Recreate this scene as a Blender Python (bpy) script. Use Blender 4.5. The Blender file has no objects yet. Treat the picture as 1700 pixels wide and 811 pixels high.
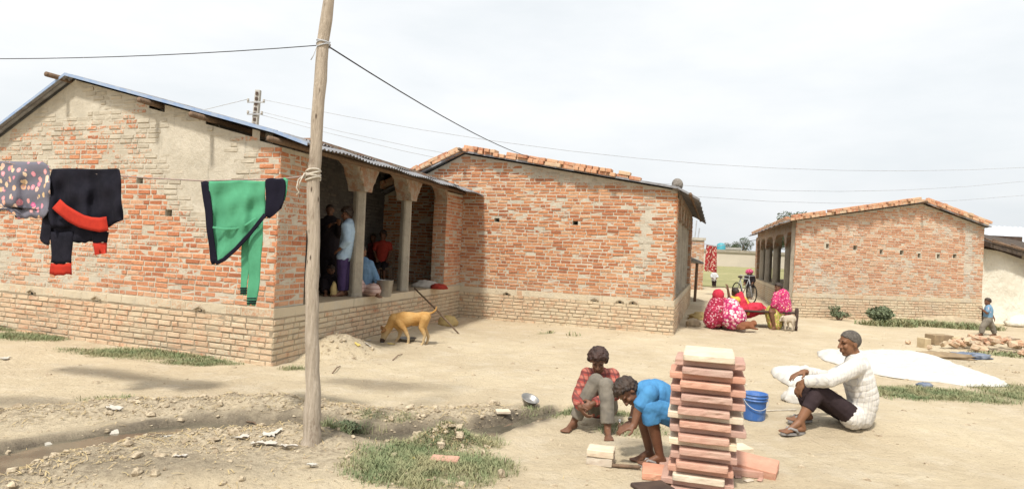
import bpy, math, random
import numpy as np
from mathutils import Vector, Matrix
R=math.radians
random.seed(7)
# ------------------------------------------------------------------ camera, sky, sun, exposure
F_PX=1100.0; CX,CY=850.0,405.5; ROLL=R(2.6); CAM_H=1.55
_yc=425+math.tan(ROLL)*(850-1155)
PITCH=math.atan((_yc-405.5)*math.cos(ROLL)/F_PX)
scene=bpy.context.scene
COL=scene.collection
cam_d=bpy.data.cameras.new('camera'); cam=bpy.data.objects.new('camera',cam_d); COL.objects.link(cam)
cam_d.sensor_width=36; cam_d.lens=F_PX/1700*36; cam_d.clip_start=.05; cam_d.clip_end=3000
cam.matrix_world=Matrix.Translation((0,0,CAM_H))@Matrix.Rotation(R(90)+PITCH,4,'X')@Matrix.Rotation(ROLL,4,'Z')
scene.camera=cam
SUN_EL,SUN_AZ=R(57),R(201)      # azimuth measured clockwise from +Y: behind the camera, to its left
world=bpy.data.worlds.new('World'); scene.world=world; world.use_nodes=True
wn=world.node_tree; wn.nodes.clear()
wo=wn.nodes.new('ShaderNodeOutputWorld'); bg=wn.nodes.new('ShaderNodeBackground')
sky=wn.nodes.new('ShaderNodeTexSky'); sky.sky_type='NISHITA'; sky.sun_disc=False
sky.sun_elevation=SUN_EL; sky.sun_rotation=SUN_AZ; sky.dust_density=7; sky.air_density=1.0; sky.ozone_density=1.0
hs=wn.nodes.new('ShaderNodeHueSaturation'); hs.inputs['Saturation'].default_value=.22; hs.inputs['Value'].default_value=1.0
wn.links.new(sky.outputs[0],hs.inputs['Color'])
wmx=wn.nodes.new('ShaderNodeMix'); wmx.data_type='RGBA'; wmx.inputs[0].default_value=.82   # thin even overcast veil
wtc=wn.nodes.new('ShaderNodeTexCoord'); wmp=wn.nodes.new('ShaderNodeMapping'); wmp.inputs['Scale'].default_value=(1,1,3.2); wn.links.new(wtc.outputs['Generated'],wmp.inputs[0])
wnz=wn.nodes.new('ShaderNodeTexNoise'); wnz.inputs['Scale'].default_value=2.6; wnz.inputs['Detail'].default_value=6; wnz.inputs['Roughness'].default_value=.55; wn.links.new(wmp.outputs[0],wnz.inputs['Vector'])
wrp=wn.nodes.new('ShaderNodeValToRGB'); wrp.color_ramp.elements[0].position=.34; wrp.color_ramp.elements[1].position=.68
wrp.color_ramp.elements[0].color=(3.75,3.95,4.08,1); wrp.color_ramp.elements[1].color=(4.5,4.56,4.6,1); wn.links.new(wnz.outputs[0],wrp.inputs[0]); wn.links.new(wrp.outputs[0],wmx.inputs[7])
wn.links.new(hs.outputs[0],wmx.inputs[6])
wn.links.new(wmx.outputs[2],bg.inputs['Color']); bg.inputs['Strength'].default_value=.14
wn.links.new(bg.outputs[0],wo.inputs[0])
sun_d=bpy.data.lights.new('sun','SUN'); sun=bpy.data.objects.new('sun',sun_d); COL.objects.link(sun)
sun_d.energy=2.5; sun_d.angle=R(5); sun_d.color=(1,.95,.86)
sdir=Vector((math.sin(SUN_AZ)*math.cos(SUN_EL),math.cos(SUN_AZ)*math.cos(SUN_EL),math.sin(SUN_EL)))
sun.rotation_euler=(-sdir).to_track_quat('-Z','Y').to_euler(); sun.location=(0,-10,30)
scene.view_settings.view_transform='Standard'; scene.view_settings.look='None'
scene.view_settings.exposure=.82; scene.view_settings.gamma=1; scene.view_settings.use_curve_mapping=False
scene.cycles.max_bounces=6
# ------------------------------------------------------------------ rays from the photograph's viewpoint, used to survey where things stand
CAMP=np.array([0,0,CAM_H])
def ray(px,py):
    u=(px-CX)/F_PX; v=-(py-CY)/F_PX; c,s=math.cos(ROLL),math.sin(ROLL)
    u2=u*c-v*s; v2=u*s+v*c
    return np.array([u2,math.cos(PITCH)-v2*math.sin(PITCH),math.sin(PITCH)+v2*math.cos(PITCH)])
def G0(px,py,z=0):
    d=ray(px,py); return CAMP+d*((z-CAM_H)/d[2])
def K(px,py,y):                       # point of the ray at world depth y
    d=ray(px,py); return CAMP+d*(y/d[1])
def onplane(px,py,O,a):               # ray meets the vertical plane through O along a -> (distance along a, z)
    d=ray(px,py); n=np.array([-a[1],a[0],0.]); t=np.dot(np.array([O[0],O[1],0])-np.array([0,0,0]),n)/np.dot(d,n)
    p=CAMP+d*t; return float(np.dot(p-np.array([O[0],O[1],0]),a)),float(p[2])
# ------------------------------------------------------------------ numpy noise
def _h(ix,iy,iz,seed):
    n=(ix*374761393+iy*668265263+iz*2147483647+seed*974634777)&0xffffffff
    n=((n^(n>>13))*1274126177)&0xffffffff; n=((n^(n>>16))*2246822519)&0xffffffff
    return ((n^(n>>15))&0xffffff)/float(0xffffff)
def vnoise(x,y,z=0.,seed=0):
    x=np.asarray(x,float); y=np.asarray(y,float)+0*x; z=np.asarray(z,float)+0*x
    xi=np.floor(x).astype(np.int64); yi=np.floor(y).astype(np.int64); zi=np.floor(z).astype(np.int64)
    fx,fy,fz=x-xi,y-yi,z-zi
    fx,fy,fz=[t*t*(3-2*t) for t in (fx,fy,fz)]
    r=0
    for a in (0,1):
        for b in (0,1):
            for c in (0,1):
                r=r+_h(xi+a,yi+b,zi+c,seed)*(fx if a else 1-fx)*(fy if b else 1-fy)*(fz if c else 1-fz)
    return r*2-1
def fbm(x,y,z=0.,oct=4,seed=0):
    r=0;a=1;f=1;t=0
    for i in range(oct):
        r=r+a*vnoise(np.asarray(x)*f,np.asarray(y)*f,np.asarray(z)*f,seed+i*17); t+=a; a*=.5; f*=2.03
    return r/t
def sstep(a,b,x):
    t=np.clip((np.asarray(x,float)-a)/(b-a),0,1); return t*t*(3-2*t)
# ------------------------------------------------------------------ terrain height
def pix_line(pts): return [G0(*p)[:2] for p in pts]
DITCH=pix_line([(-260,830),(-60,785),(60,752),(200,722),(330,703),(470,708),(600,722),(700,722),(800,712),(880,692),(940,676)])
DITCH_W=[.44,.42,.36,.28,.21,.19,.22,.24,.18,.12,.05]
def dist_poly(x,y,pts,ws=None):
    best=np.full(np.shape(x),1e9); bw=np.zeros(np.shape(x))
    for i in range(len(pts)-1):
        ax,ay=pts[i]; bx,by=pts[i+1]; dx,dy=bx-ax,by-ay
        t=np.clip(((x-ax)*dx+(y-ay)*dy)/(dx*dx+dy*dy),0,1)
        d=np.hypot(x-ax-t*dx,y-ay-t*dy); m=d<best
        best=np.where(m,d,best)
        if ws: bw=np.where(m,ws[i]+(ws[i+1]-ws[i])*t,bw)
    return best,bw
def bump(x,y,cx,cy,rx,ry,h,ang=0):
    c,s=math.cos(ang),math.sin(ang); X=(x-cx)*c+(y-cy)*s; Y=-(x-cx)*s+(y-cy)*c
    return h*np.exp(-(X/rx)**2-(Y/ry)**2)
PA=G0(560,585)[:2]; PM=G0(640,790)[:2]; PH=G0(735,735)[:2]; PMAN=G0(1395,712)[:2]; PW=G0(350,690)[:2]; PB=G0(300,800)[:2]; PP=G0(515,735)[:2]; PS=G0(455,728)[:2]
BANK=pix_line([(-120,700),(20,690),(130,682),(250,678),(360,674),(470,680),(560,690),(660,694),(760,694),(830,686)])
BANK2=pix_line([(-40,840),(80,790),(200,760),(330,730),(440,730),(520,735)])
def hgt(x,y,fine=True):
    x=np.asarray(x,float); y=np.asarray(y,float)
    z=.05*fbm(x*.5,y*.5,seed=3)+.02*fbm(x*1.7,y*1.7,seed=9)
    far=sstep(14,25,np.hypot(x,y)); z=z*(1-far)
    z=z+bump(x,y,PA[0],PA[1],.5,.32,.26,R(50))
    z=z+bump(x,y,PMAN[0]+.1,PMAN[1]+.05,1.3,.65,.10)
    z=z+bump(x,y,PB[0],PB[1],1.2,.45,.10)+bump(x,y,PP[0],PP[1],.35,.28,.07)+bump(x,y,PH[0],PH[1],.2,.13,.15)
    db,_=dist_poly(x,y,BANK); z=z+.07*np.exp(-(db/.2)**2)*(1+.6*fbm(x*3,y*3,seed=21))
    db2,_=dist_poly(x,y,BANK2); z=z+.032*np.exp(-(db2/.22)**2)*(1+.8*fbm(x*3,y*3,seed=31))
    dd,w=dist_poly(x,y,DITCH,DITCH_W); wob=.05*fbm(x*4,y*4,seed=5)
    z=z-.105*(1-sstep(.55*1,1.25,(dd+wob)/np.maximum(w,.04)))
    if fine:
        rough=np.exp(-(db/.32)**2)+np.exp(-(db2/.35)**2)+np.exp(-(((x-PH[0])/.3)**2+((y-PH[1])/.2)**2))+.6*np.exp(-(((x-PA[0])/.5)**2+((y-PA[1])/.4)**2))
        n=fbm(x*9,y*9,oct=4,seed=41)
        z=z+(.007+.028*np.clip(rough,0,1))*n*(1-far)+.005*fbm(x*22,y*22,oct=2,seed=43)+.012*np.clip(fbm(x*3.1,y*5.2,oct=3,seed=47),-.2,.5)*(1-far)
    return z
def GG(px,py):
    z=0.
    for _ in range(14):
        p=G0(px,py,z); z=.5*z+.5*float(hgt(p[0],p[1]))
    return np.array([p[0],p[1],float(hgt(p[0],p[1]))])
# ------------------------------------------------------------------ mesh helpers
LOC={}
class MB:
    def __init__(s): s.v=[]; s.f=[]; s.m=[]; s.c=[]
    def add(s,vs,fs,mi=0,c=(1,1,1)):
        b=len(s.v); s.v.extend([tuple(map(float,p)) for p in vs])
        for f in fs: s.f.append(tuple(i+b for i in f)); s.m.append(mi); s.c.append(c)
    def obox(s,o,a,b,c,mi=0,col=(1,1,1)):      # box spanned by vectors a,b,c from corner o
        o,a,b,c=[np.array(t,float) for t in (o,a,b,c)]
        vs=[o,o+a,o+a+b,o+b,o+c,o+a+c,o+a+b+c,o+b+c]
        s.add(vs,[(0,3,2,1),(4,5,6,7),(0,1,5,4),(1,2,6,5),(2,3,7,6),(3,0,4,7)],mi,col)
    def box(s,c,sz,rz=0,mi=0,bev=0.,jit=0.,col=(1,1,1)):
        x,y,z=[t/2 for t in sz]; b=bev
        if b<=0:
            L=[(-x,-y,-z),(x,-y,-z),(x,y,-z),(-x,y,-z),(-x,-y,z),(x,-y,z),(x,y,z),(-x,y,z)]
            fs=[(0,3,2,1),(4,5,6,7),(0,1,5,4),(1,2,6,5),(2,3,7,6),(3,0,4,7)]
        else:
            L=[];
            for (sx,sy,sz_) in [(a,bb,cc) for a in(-1,1) for bb in(-1,1) for cc in(-1,1)]:
                L+=[(sx*x,sy*(y-b),sz_*(z-b)),(sx*(x-b),sy*y,sz_*(z-b)),(sx*(x-b),sy*(y-b),sz_*z)]
            def I(a,bb,cc,k): return ((0 if a<0 else 4)+(0 if bb<0 else 2)+(0 if cc<0 else 1))*3+k
            fs=[]
            for a in(-1,1):
                fs.append((I(a,-1,-1,0),I(a,1,-1,0),I(a,1,1,0),I(a,-1,1,0)))
                fs.append((I(-1,a,-1,1),I(1,a,-1,1),I(1,a,1,1),I(-1,a,1,1)))
                fs.append((I(-1,-1,a,2),I(1,-1,a,2),I(1,1,a,2),I(-1,1,a,2)))
                for bb in(-1,1):
                    fs.append((I(a,bb,-1,0),I(a,bb,1,0),I(a,bb,1,1),I(a,bb,-1,1)))
                    fs.append((I(a,-1,bb,0),I(a,1,bb,0),I(a,1,bb,2),I(a,-1,bb,2)))
                    fs.append((I(-1,a,bb,1),I(1,a,bb,1),I(1,a,bb,2),I(-1,a,bb,2)))
                    for cc in(-1,1): fs.append((I(a,bb,cc,0),I(a,bb,cc,1),I(a,bb,cc,2)))
        cs,sn=math.cos(rz),math.sin(rz); vs=[]
        for p in L:
            p=[q+random.uniform(-jit,jit) for q in p]
            vs.append((c[0]+p[0]*cs-p[1]*sn,c[1]+p[0]*sn+p[1]*cs,c[2]+p[2]))
        s.add(vs,fs,mi,col)
    def tube(s,pts,rad,n=10,mi=0,caps=True,round_=False,col=(1,1,1)):
        pts=[np.array(p,float) for p in pts]
        rad=[rad]*len(pts) if np.isscalar(rad) else list(rad)
        if round_:                                  # hemispherical ends
            P,Q=[],[]
            d0=pts[0]-pts[1]; d0/=max(np.linalg.norm(d0),1e-9); d1=pts[-1]-pts[-2]; d1/=max(np.linalg.norm(d1),1e-9)
            for t in (.95,.75,.4): P.append(pts[0]+d0*rad[0]*t); Q.append(rad[0]*math.sqrt(1-t*t))
            P+=pts; Q+=rad
            for t in (.4,.75,.95): P.append(pts[-1]+d1*rad[-1]*t); Q.append(rad[-1]*math.sqrt(1-t*t))
            pts,rad=P,Q
        vs=[]; fs=[]; ref=None
        for i,p in enumerate(pts):
            a=pts[min(i+1,len(pts)-1)]-pts[max(i-1,0)]; a=a/max(np.linalg.norm(a),1e-9)
            if ref is None: ref=np.array([0,0,1.]) if abs(a[2])<.9 else np.array([1.,0,0])
            e=np.cross(a,ref); e/=max(np.linalg.norm(e),1e-9); g=np.cross(e,a); ref=g
            for k in range(n):
                t=2*math.pi*k/n; vs.append(p+rad[i]*(e*math.cos(t)+g*math.sin(t)))
        for i in range(len(pts)-1):
            for k in range(n):
                fs.append((i*n+k,i*n+(k+1)%n,(i+1)*n+(k+1)%n,(i+1)*n+k))
        if caps: fs.append(tuple(range(n-1,-1,-1))); fs.append(tuple((len(pts)-1)*n+k for k in range(n)))
        s.add(vs,fs,mi,col)
    def ell(s,c,r,axes=None,nu=14,nv=9,mi=0,col=(1,1,1)):
        c=np.array(c,float); r=(r,r,r) if np.isscalar(r) else r
        A=axes if axes is not None else (np.array([1.,0,0]),np.array([0,1.,0]),np.array([0,0,1.]))
        vs=[c-A[2]*r[2]]; fs=[]
        for j in range(1,nv):
            ph=-math.pi/2+math.pi*j/nv
            for i in range(nu):
                t=2*math.pi*i/nu
                vs.append(c+A[0]*r[0]*math.cos(ph)*math.cos(t)+A[1]*r[1]*math.cos(ph)*math.sin(t)+A[2]*r[2]*math.sin(ph))
        vs.append(c+A[2]*r[2]); top=len(vs)-1
        for i in range(nu): fs.append((0,1+(i+1)%nu,1+i)); fs.append((top,top-nu+i,top-nu+(i+1)%nu))
        for j in range(nv-2):
            for i in range(nu):
                a=1+j*nu; fs.append((a+i,a+(i+1)%nu,a+nu+(i+1)%nu,a+nu+i))
        s.add(vs,fs,mi,col)
    def lathe(s,prof,n=24,o=(0,0,0),mi=0):
        vs=[];fs=[]
        for r,z in prof:
            for k in range(n):
                t=2*math.pi*k/n; vs.append((o[0]+r*math.cos(t),o[1]+r*math.sin(t),o[2]+z))
        for i in range(len(prof)-1):
            for k in range(n): fs.append((i*n+k,i*n+(k+1)%n,(i+1)*n+(k+1)%n,(i+1)*n+k))
        s.add(vs,fs,mi)
    def prism(s,poly,d,mi=0,col=(1,1,1)):     # 3D polygon extruded by vector d
        n=len(poly); d=np.array(d,float); vs=[np.array(p,float) for p in poly]; vs=vs+[p+d for p in vs]
        fs=[tuple(range(n)),tuple(range(2*n-1,n-1,-1))]+[(i,(i+1)%n,n+(i+1)%n,n+i) for i in range(n)]
        s.add(vs,fs,mi,col)
    def build(s,name,mats,parent=None,origin=None,smooth=False,attr=False):
        if not isinstance(mats,(list,tuple)): mats=[mats]
        me=bpy.data.meshes.new(name)
        if parent is not None: L=LOC[parent.name]
        else: L=np.array(origin if origin is not None else (0,0,0),float)
        V=(np.array(s.v)-L) if s.v else np.zeros((0,3))
        me.from_pydata([tuple(p) for p in V],[],s.f)
        for m in mats: me.materials.append(m)
        if len(mats)>1: me.polygons.foreach_set('material_index',s.m)
        if smooth: me.polygons.foreach_set('use_smooth',[True]*len(me.polygons))
        if attr:
            a=me.attributes.new('bc','FLOAT_COLOR','FACE'); a.data.foreach_set('color',np.array([(c[0],c[1],c[2],1.) for c in s.c],dtype=np.float32).ravel())
        me.update(); o=bpy.data.objects.new(name,me); COL.objects.link(o)
        if parent is not None: o.parent=parent
        else: o.location=L
        LOC[o.name]=L
        return o
def empty(name,loc,label,cat,group=None):
    o=bpy.data.objects.new(name,None); COL.objects.link(o); o.location=tuple(map(float,loc)); o.empty_display_size=.1
    LOC[o.name]=np.array(loc,float); tag(o,label,cat,group); return o
def tag(o,label,cat,group=None):
    o['label']=label; o['category']=cat
    if group: o['group']=group
    return o
def struct(o): o['kind']='structure'; return o
def stuff(o,label=None): 
    o['kind']='stuff'
    if label: o['label']=label
    return o
def copy_tree(o,parent=None,L=None):
    c=o.copy(); COL.objects.link(c)
    if parent is not None: c.parent=parent
    LOC[c.name]=LOC[o.name] if L is None else L
    for ch in list(o.children): copy_tree(ch,c,L)
    return c
def raw_mesh(name,V,Fc,mat,parent=None,origin=None,smooth=True):
    L=LOC[parent.name] if parent is not None else np.array(origin if origin is not None else (0,0,0),float)
    me=bpy.data.meshes.new(name); V=np.asarray(V,float)-L; Fc=np.asarray(Fc,dtype=np.int32); k=Fc.shape[1]
    me.vertices.add(len(V)); me.vertices.foreach_set('co',V.astype(np.float32).ravel())
    me.loops.add(Fc.size); me.loops.foreach_set('vertex_index',Fc.ravel())
    me.polygons.add(len(Fc)); me.polygons.foreach_set('loop_start',np.arange(0,Fc.size,k,dtype=np.int32))
    me.update(calc_edges=True)
    if smooth: me.polygons.foreach_set('use_smooth',[True]*len(Fc))
    me.materials.append(mat); o=bpy.data.objects.new(name,me); COL.objects.link(o)
    if parent is not None: o.parent=parent
    else: o.location=tuple(L)
    LOC[o.name]=L
    return o
def remesh(mb,vox,smooth=4,fac=.5):
    me=bpy.data.meshes.new('tmp'); me.from_pydata(mb.v,[],mb.f); o=bpy.data.objects.new('tmp',me); COL.objects.link(o)
    m=o.modifiers.new('r','REMESH'); m.mode='VOXEL'; m.voxel_size=vox; m.adaptivity=0
    if smooth: sm=o.modifiers.new('s','SMOOTH'); sm.iterations=smooth; sm.factor=fac
    dg=bpy.context.evaluated_depsgraph_get(); dg.update(); e=o.evaluated_get(dg); r=e.to_mesh()
    V=np.empty(len(r.vertices)*3,dtype=np.float32); r.vertices.foreach_get('co',V); V=V.reshape(-1,3).astype(float)
    Fc=np.empty(len(r.loops),dtype=np.int32); r.loops.foreach_get('vertex_index',Fc); Fc=Fc.reshape(-1,4)
    N=np.empty(len(r.vertices)*3,dtype=np.float32); r.vertices.foreach_get('normal',N); N=N.reshape(-1,3).astype(float)
    e.to_mesh_clear(); bpy.data.objects.remove(o); bpy.data.meshes.remove(me)
    return V,Fc,N
# ------------------------------------------------------------------ material helpers
class NT:
    def __init__(s,name):
        s.mat=bpy.data.materials.new(name); s.mat.use_nodes=True; s.t=s.mat.node_tree
        s.b=s.t.nodes['Principled BSDF']; s.tc=s.t.nodes.new('ShaderNodeTexCoord'); s.obj=s.tc.outputs['Object']
    def put(s,sock,v):
        if isinstance(v,bpy.types.NodeSocket): s.t.links.new(v,sock)
        else:
            if hasattr(sock.default_value,'__len__') and len(sock.default_value)==4 and len(v)==3: v=(*v,1)
            sock.default_value=v
    def noise(s,scale,detail=4,rough=.6,vec=None,dist=0,out=0):
        n=s.t.nodes.new('ShaderNodeTexNoise'); s.put(n.inputs['Vector'],vec or s.obj); n.inputs['Scale'].default_value=scale
        n.inputs['Detail'].default_value=detail; n.inputs['Roughness'].default_value=rough; n.inputs['Distortion'].default_value=dist
        return n.outputs[out]
    def vor(s,scale,vec=None,feat='F1',out='Distance'):
        n=s.t.nodes.new('ShaderNodeTexVoronoi'); n.feature=feat; s.put(n.inputs['Vector'],vec or s.obj); n.inputs['Scale'].default_value=scale
        return n.outputs[out]
    def mapping(s,scale=(1,1,1),rot=(0,0,0),vec=None):
        n=s.t.nodes.new('ShaderNodeMapping'); s.put(n.inputs[0],vec or s.obj); n.inputs['Scale'].default_value=scale; n.inputs['Rotation'].default_value=rot; return n.outputs[0]
    def math(s,op,a,b=0,c=None,clamp=False):
        n=s.t.nodes.new('ShaderNodeMath'); n.operation=op; n.use_clamp=clamp; s.put(n.inputs[0],a); s.put(n.inputs[1],b)
        if c is not None: s.put(n.inputs[2],c)
        return n.outputs[0]
    def step(s,x,a,b):
        n=s.t.nodes.new('ShaderNodeMapRange'); n.interpolation_type='SMOOTHSTEP'; s.put(n.inputs[0],x); n.inputs[1].default_value=a; n.inputs[2].default_value=b; return n.outputs[0]
    def mix(s,f,a,b,mode='MIX'):
        n=s.t.nodes.new('ShaderNodeMix'); n.data_type='RGBA'; n.blend_type=mode; s.put(n.inputs[0],f); s.put(n.inputs[6],a); s.put(n.inputs[7],b); return n.outputs[2]
    def ramp(s,f,stops):
        n=s.t.nodes.new('ShaderNodeValToRGB'); s.put(n.inputs[0],f); e=n.color_ramp.elements
        while len(e)<len(stops): e.new(.5)
        for i,(p,c) in enumerate(stops): e[i].position=p; e[i].color=(*c,1)
        return n.outputs[0]
    def attr(s,name):
        n=s.t.nodes.new('ShaderNodeAttribute'); n.attribute_name=name; q=s.t.nodes.new('ShaderNodeSeparateColor'); s.t.links.new(n.outputs['Color'],q.inputs[0]); return q.outputs[0],q.outputs[1],q.outputs[2]
    def sep(s,vec=None):
        n=s.t.nodes.new('ShaderNodeSeparateXYZ'); s.put(n.inputs[0],vec or s.obj); return n.outputs
    def rnd(s): return s.t.nodes.new('ShaderNodeObjectInfo').outputs['Random']
    def done(s,col,rough=.85,h=None,bs=.3,bd=.01,metal=0,spec=.3):
        s.put(s.b.inputs['Base Color'],col); s.put(s.b.inputs['Roughness'],rough); s.put(s.b.inputs['Metallic'],metal); s.b.inputs['Specular IOR Level'].default_value=spec
        if h is not None:
            n=s.t.nodes.new('ShaderNodeBump'); n.inputs['Strength'].default_value=bs; n.inputs['Distance'].default_value=bd; s.put(n.inputs['Height'],h); s.t.links.new(n.outputs[0],s.b.inputs['Normal'])
        return s.mat
def mul(c,k): return tuple(min(1,x*k) for x in c)
def simple(name,c,c2=None,scale=6,rough=.85,bs=.3,bscale=40,bd=.005,metal=0,spec=.3,stretch=(1,1,1),vary=False):
    n=NT(name); v=n.mapping(stretch) if stretch!=(1,1,1) else None
    f=n.noise(scale,5,.65,v); col=n.mix(n.step(f,.3,.7),c,c2 or mul(c,.72))
    if vary:
        hsv=n.t.nodes.new('ShaderNodeHueSaturation'); n.put(hsv.inputs['Color'],col); n.put(hsv.inputs['Value'],n.math('MULTIPLY_ADD',n.rnd(),.5,.75)); col=hsv.outputs[0]
    return n.done(col,rough,n.noise(bscale,4,.6,v),bs,bd,metal,spec)
MT={}
def brick_mat(name,tones,mortar,dustc,smear=.5):
    n=NT(name); r,g,b=n.attr('bc')
    base=n.ramp(r,[(0,tones[0]),(.35,tones[1]),(.7,tones[2]),(1,tones[3])])
    base=n.mix(n.step(n.noise(26,5,.7),.35,.75),base,n.mix(.5,base,mul(tones[0],.6)))
    base=n.mix(n.math('MULTIPLY',n.step(n.noise(70,3,.7),.55,.75),.45),base,mul(tones[3],1.25))
    nz=n.math('MULTIPLY_ADD',n.noise(34,5,.75),1.05,n.math('MULTIPLY',n.noise(9.0,4,.7),.45))
    sm=n.step(n.math('SUBTRACT',nz,g),smear-.05,smear+.07)
    mcol=n.mix(n.step(n.noise(5,5,.65),.3,.7),mortar,mul(mortar,.78))
    col=n.mix(sm,base,mcol)
    col=n.mix(n.math('MULTIPLY',b,n.step(n.noise(7,5,.7),.15,.6)),col,dustc)
    col=n.mix(n.math('MULTIPLY',n.step(n.noise(1.3,4,.7),.55,.75),.25),col,mul(mortar,.6))
    h=n.math('ADD',n.noise(55,5,.7),n.math('MULTIPLY',n.noise(14,4,.6),1.2))
    return n.done(col,.92,h,.55,.012)
def plaster_mat(name,c,c2,dust=None):
    n=NT(name); r,g,b=n.attr('bc')
    col=n.mix(n.step(n.noise(2.2,6,.7),.32,.68),c,c2); col=n.mix(n.math('MULTIPLY',n.step(n.noise(18,5,.7),.5,.75),.5),col,mul(c2,.7))
    if dust: col=n.mix(n.math('MULTIPLY',b,n.step(n.noise(6,5,.7),.1,.55)),col,dust)
    st=n.noise(3,4,.6,n.mapping((4,4,.35))); col=n.mix(n.math('MULTIPLY',n.step(st,.58,.72),.3),col,mul(c2,.5))
    h=n.math('ADD',n.noise(30,6,.75),n.math('MULTIPLY',n.noise(8,4,.6),1.5)); return n.done(col,.93,h,.7,.016)
MORT=(.47,.415,.325); DUST=(.54,.45,.315)
MT['brickA']=brick_mat('brick_orange',[(.36,.125,.06),(.47,.18,.085),(.55,.25,.13),(.54,.32,.20)],MORT,DUST,.30)
MT['brickB']=brick_mat('brick_red',[(.32,.115,.055),(.43,.175,.08),(.52,.245,.12),(.54,.33,.195)],(.46,.41,.33),DUST,.43)
MT['brickC']=brick_mat('brick_pink',[(.42,.19,.11),(.49,.25,.145),(.56,.325,.20),(.55,.40,.28)],(.50,.45,.38),(.56,.48,.34),.33)
MT['brickdark']=brick_mat('shade_tinted_brick',[(.10,.05,.035),(.13,.06,.04),(.16,.085,.06),(.12,.08,.06)],(.13,.12,.11),DUST,.3)  # darkness of the verandah interior put into the brick colour
MT['mortar']=plaster_mat('cement_mortar',(.50,.465,.395),(.38,.35,.29),DUST)
MT['mortarC']=plaster_mat('cement_mortar_pale',(.51,.46,.385),(.38,.34,.28),(.56,.46,.31))
MT['joint']=plaster_mat('eroded_joint',(.36,.295,.21),(.25,.20,.14))
MT['cement']=plaster_mat('grey_cement',(.36,.32,.255),(.27,.24,.195))
MT['darkplaster']=plaster_mat('dark_plaster',(.11,.105,.10),(.065,.06,.058))  # plaster in a nearly black tone
MT['floor']=simple('packed_clay_floor',(.40,.31,.20),(.30,.23,.15),3,.95,.4,20)
MT['tin']=simple('grey_tin',(.30,.31,.33),(.17,.16,.16),5,.55,.2,30,metal=.3)
MT['tinblue']=simple('pale_blue_painted_tin',(.20,.29,.47),(.30,.36,.46),9,.45,.15,30)
MT['wood']=simple('weathered_wood',(.20,.13,.085),(.11,.075,.05),5,.85,.5,30,stretch=(6,6,.6))
MT['darkwood']=simple('dark_wood',(.085,.055,.04),(.045,.03,.025),5,.8,.4,30)
MT['black']=simple('black_gap',(.02,.018,.016))
# ------------------------------------------------------------------ ground
def axis(fa,fb,st,lo,hi,g=1.13):
    a=list(np.arange(fa,fb+1e-6,st)); d=st; L=[]; x=fa
    while x>lo: d*=g; x-=d; L.append(x)
    d=st; x=fb; H=[]
    while x<hi: d*=g; x+=d; H.append(x)
    return np.array(L[::-1]+a+H)
gx=axis(-6.4,6.2,.036,-900,900); gy=axis(3.2,11.2,.036,-300,1500)
XX,YY=np.meshgrid(gx,gy); ZZ=hgt(XX,YY)
V=np.stack([XX.ravel(),YY.ravel(),ZZ.ravel()],1); nx,ny=len(gx),len(gy)
ii=(np.arange(ny-1)[:,None]*nx+np.arange(nx-1)[None,:]).ravel()
Fq=np.stack([ii,ii+1,ii+nx+1,ii+nx],1)
n=NT('sandy_earth'); da,ru,gr=n.attr('gm')
c=n.mix(n.step(n.noise(.55,6,.65),.3,.7),(.565,.475,.33),(.46,.375,.255))
c=n.mix(n.math('MULTIPLY',n.step(n.noise(2.6,6,.7),.45,.72),.6),c,(.59,.515,.395))
c=n.mix(n.math('MULTIPLY',n.step(n.noise(6,5,.75,n.mapping((.35,1.3,1))),.52,.74),.45),c,(.33,.26,.18))
c=n.mix(n.math('MULTIPLY',n.step(n.noise(45,4,.75),.56,.70),.65),c,(.25,.195,.14))
rub=n.mix(n.step(n.noise(20,5,.75),.35,.65),(.50,.42,.30),(.27,.22,.155))
c=n.mix(n.math('MULTIPLY',ru,n.step(n.noise(5,5,.7),.2,.55)),c,rub)
c=n.mix(n.math('MULTIPLY',gr,n.step(n.noise(9,5,.7),.25,.55)),c,(.19,.19,.095))
c=n.mix(da,c,n.mix(n.step(n.noise(14,4,.7),.35,.65),(.11,.09,.066),(.18,.148,.105)))
h=n.math('ADD',n.math('MULTIPLY',n.noise(90,5,.75),.5),n.math('MULTIPLY',n.noise(14,6,.7),1.6))
rr=n.math('SUBTRACT',.95,n.math('MULTIPLY',da,.35))
ground=raw_mesh('ground',V,Fq,n.done(c,rr,h,.95,.025,spec=.2)); struct(ground)
def ellmask(x,y,px,py,rx,ry,soft=.5):   # ellipse on the ground, centre surveyed, radii in metres
    p=G0(px,py); d=np.hypot((x-p[0])/rx,(y-p[1])/ry); d=d+.35*fbm(x*2.2,y*2.2,seed=77); return 1-sstep(1-soft,1+soft*.3,d)
GRASS=[(725,765,.58,.5,1.0,.07),(690,800,.5,.3,1.0,.06),(590,718,.34,.22,1.0,.10),(560,725,.2,.16,.9,.12),(790,735,.25,.2,.7,.07),(235,586,1.15,.36,1.,.065),(45,560,.6,.36,1.,.07),(0,545,.6,.3,.9,.08),(330,600,.6,.22,.9,.06),
  (1580,655,1.15,.42,.75,.06),(1700,650,.8,.5,.75,.07),(1500,650,.5,.3,.6,.05),(1545,540,1.5,.36,1.,.17),(1600,545,1.,.3,1.,.15),(1475,540,.8,.3,1.,.16),(930,684,.42,.16,.8,.06),(1010,690,.5,.14,.7,.05),(900,690,.25,.14,.6,.05),(870,530,.25,.1,.8,.08),(905,553,.2,.08,.8,.06),(955,558,.15,.07,.8,.09),(490,612,.22,.15,.7,.07),(1690,590,.8,.4,.5,.07),(1050,715,.35,.2,.4,.045),(180,660,.3,.15,.35,.05),(630,700,.3,.1,.5,.05)]
x,y=V[:,0],V[:,1]
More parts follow.
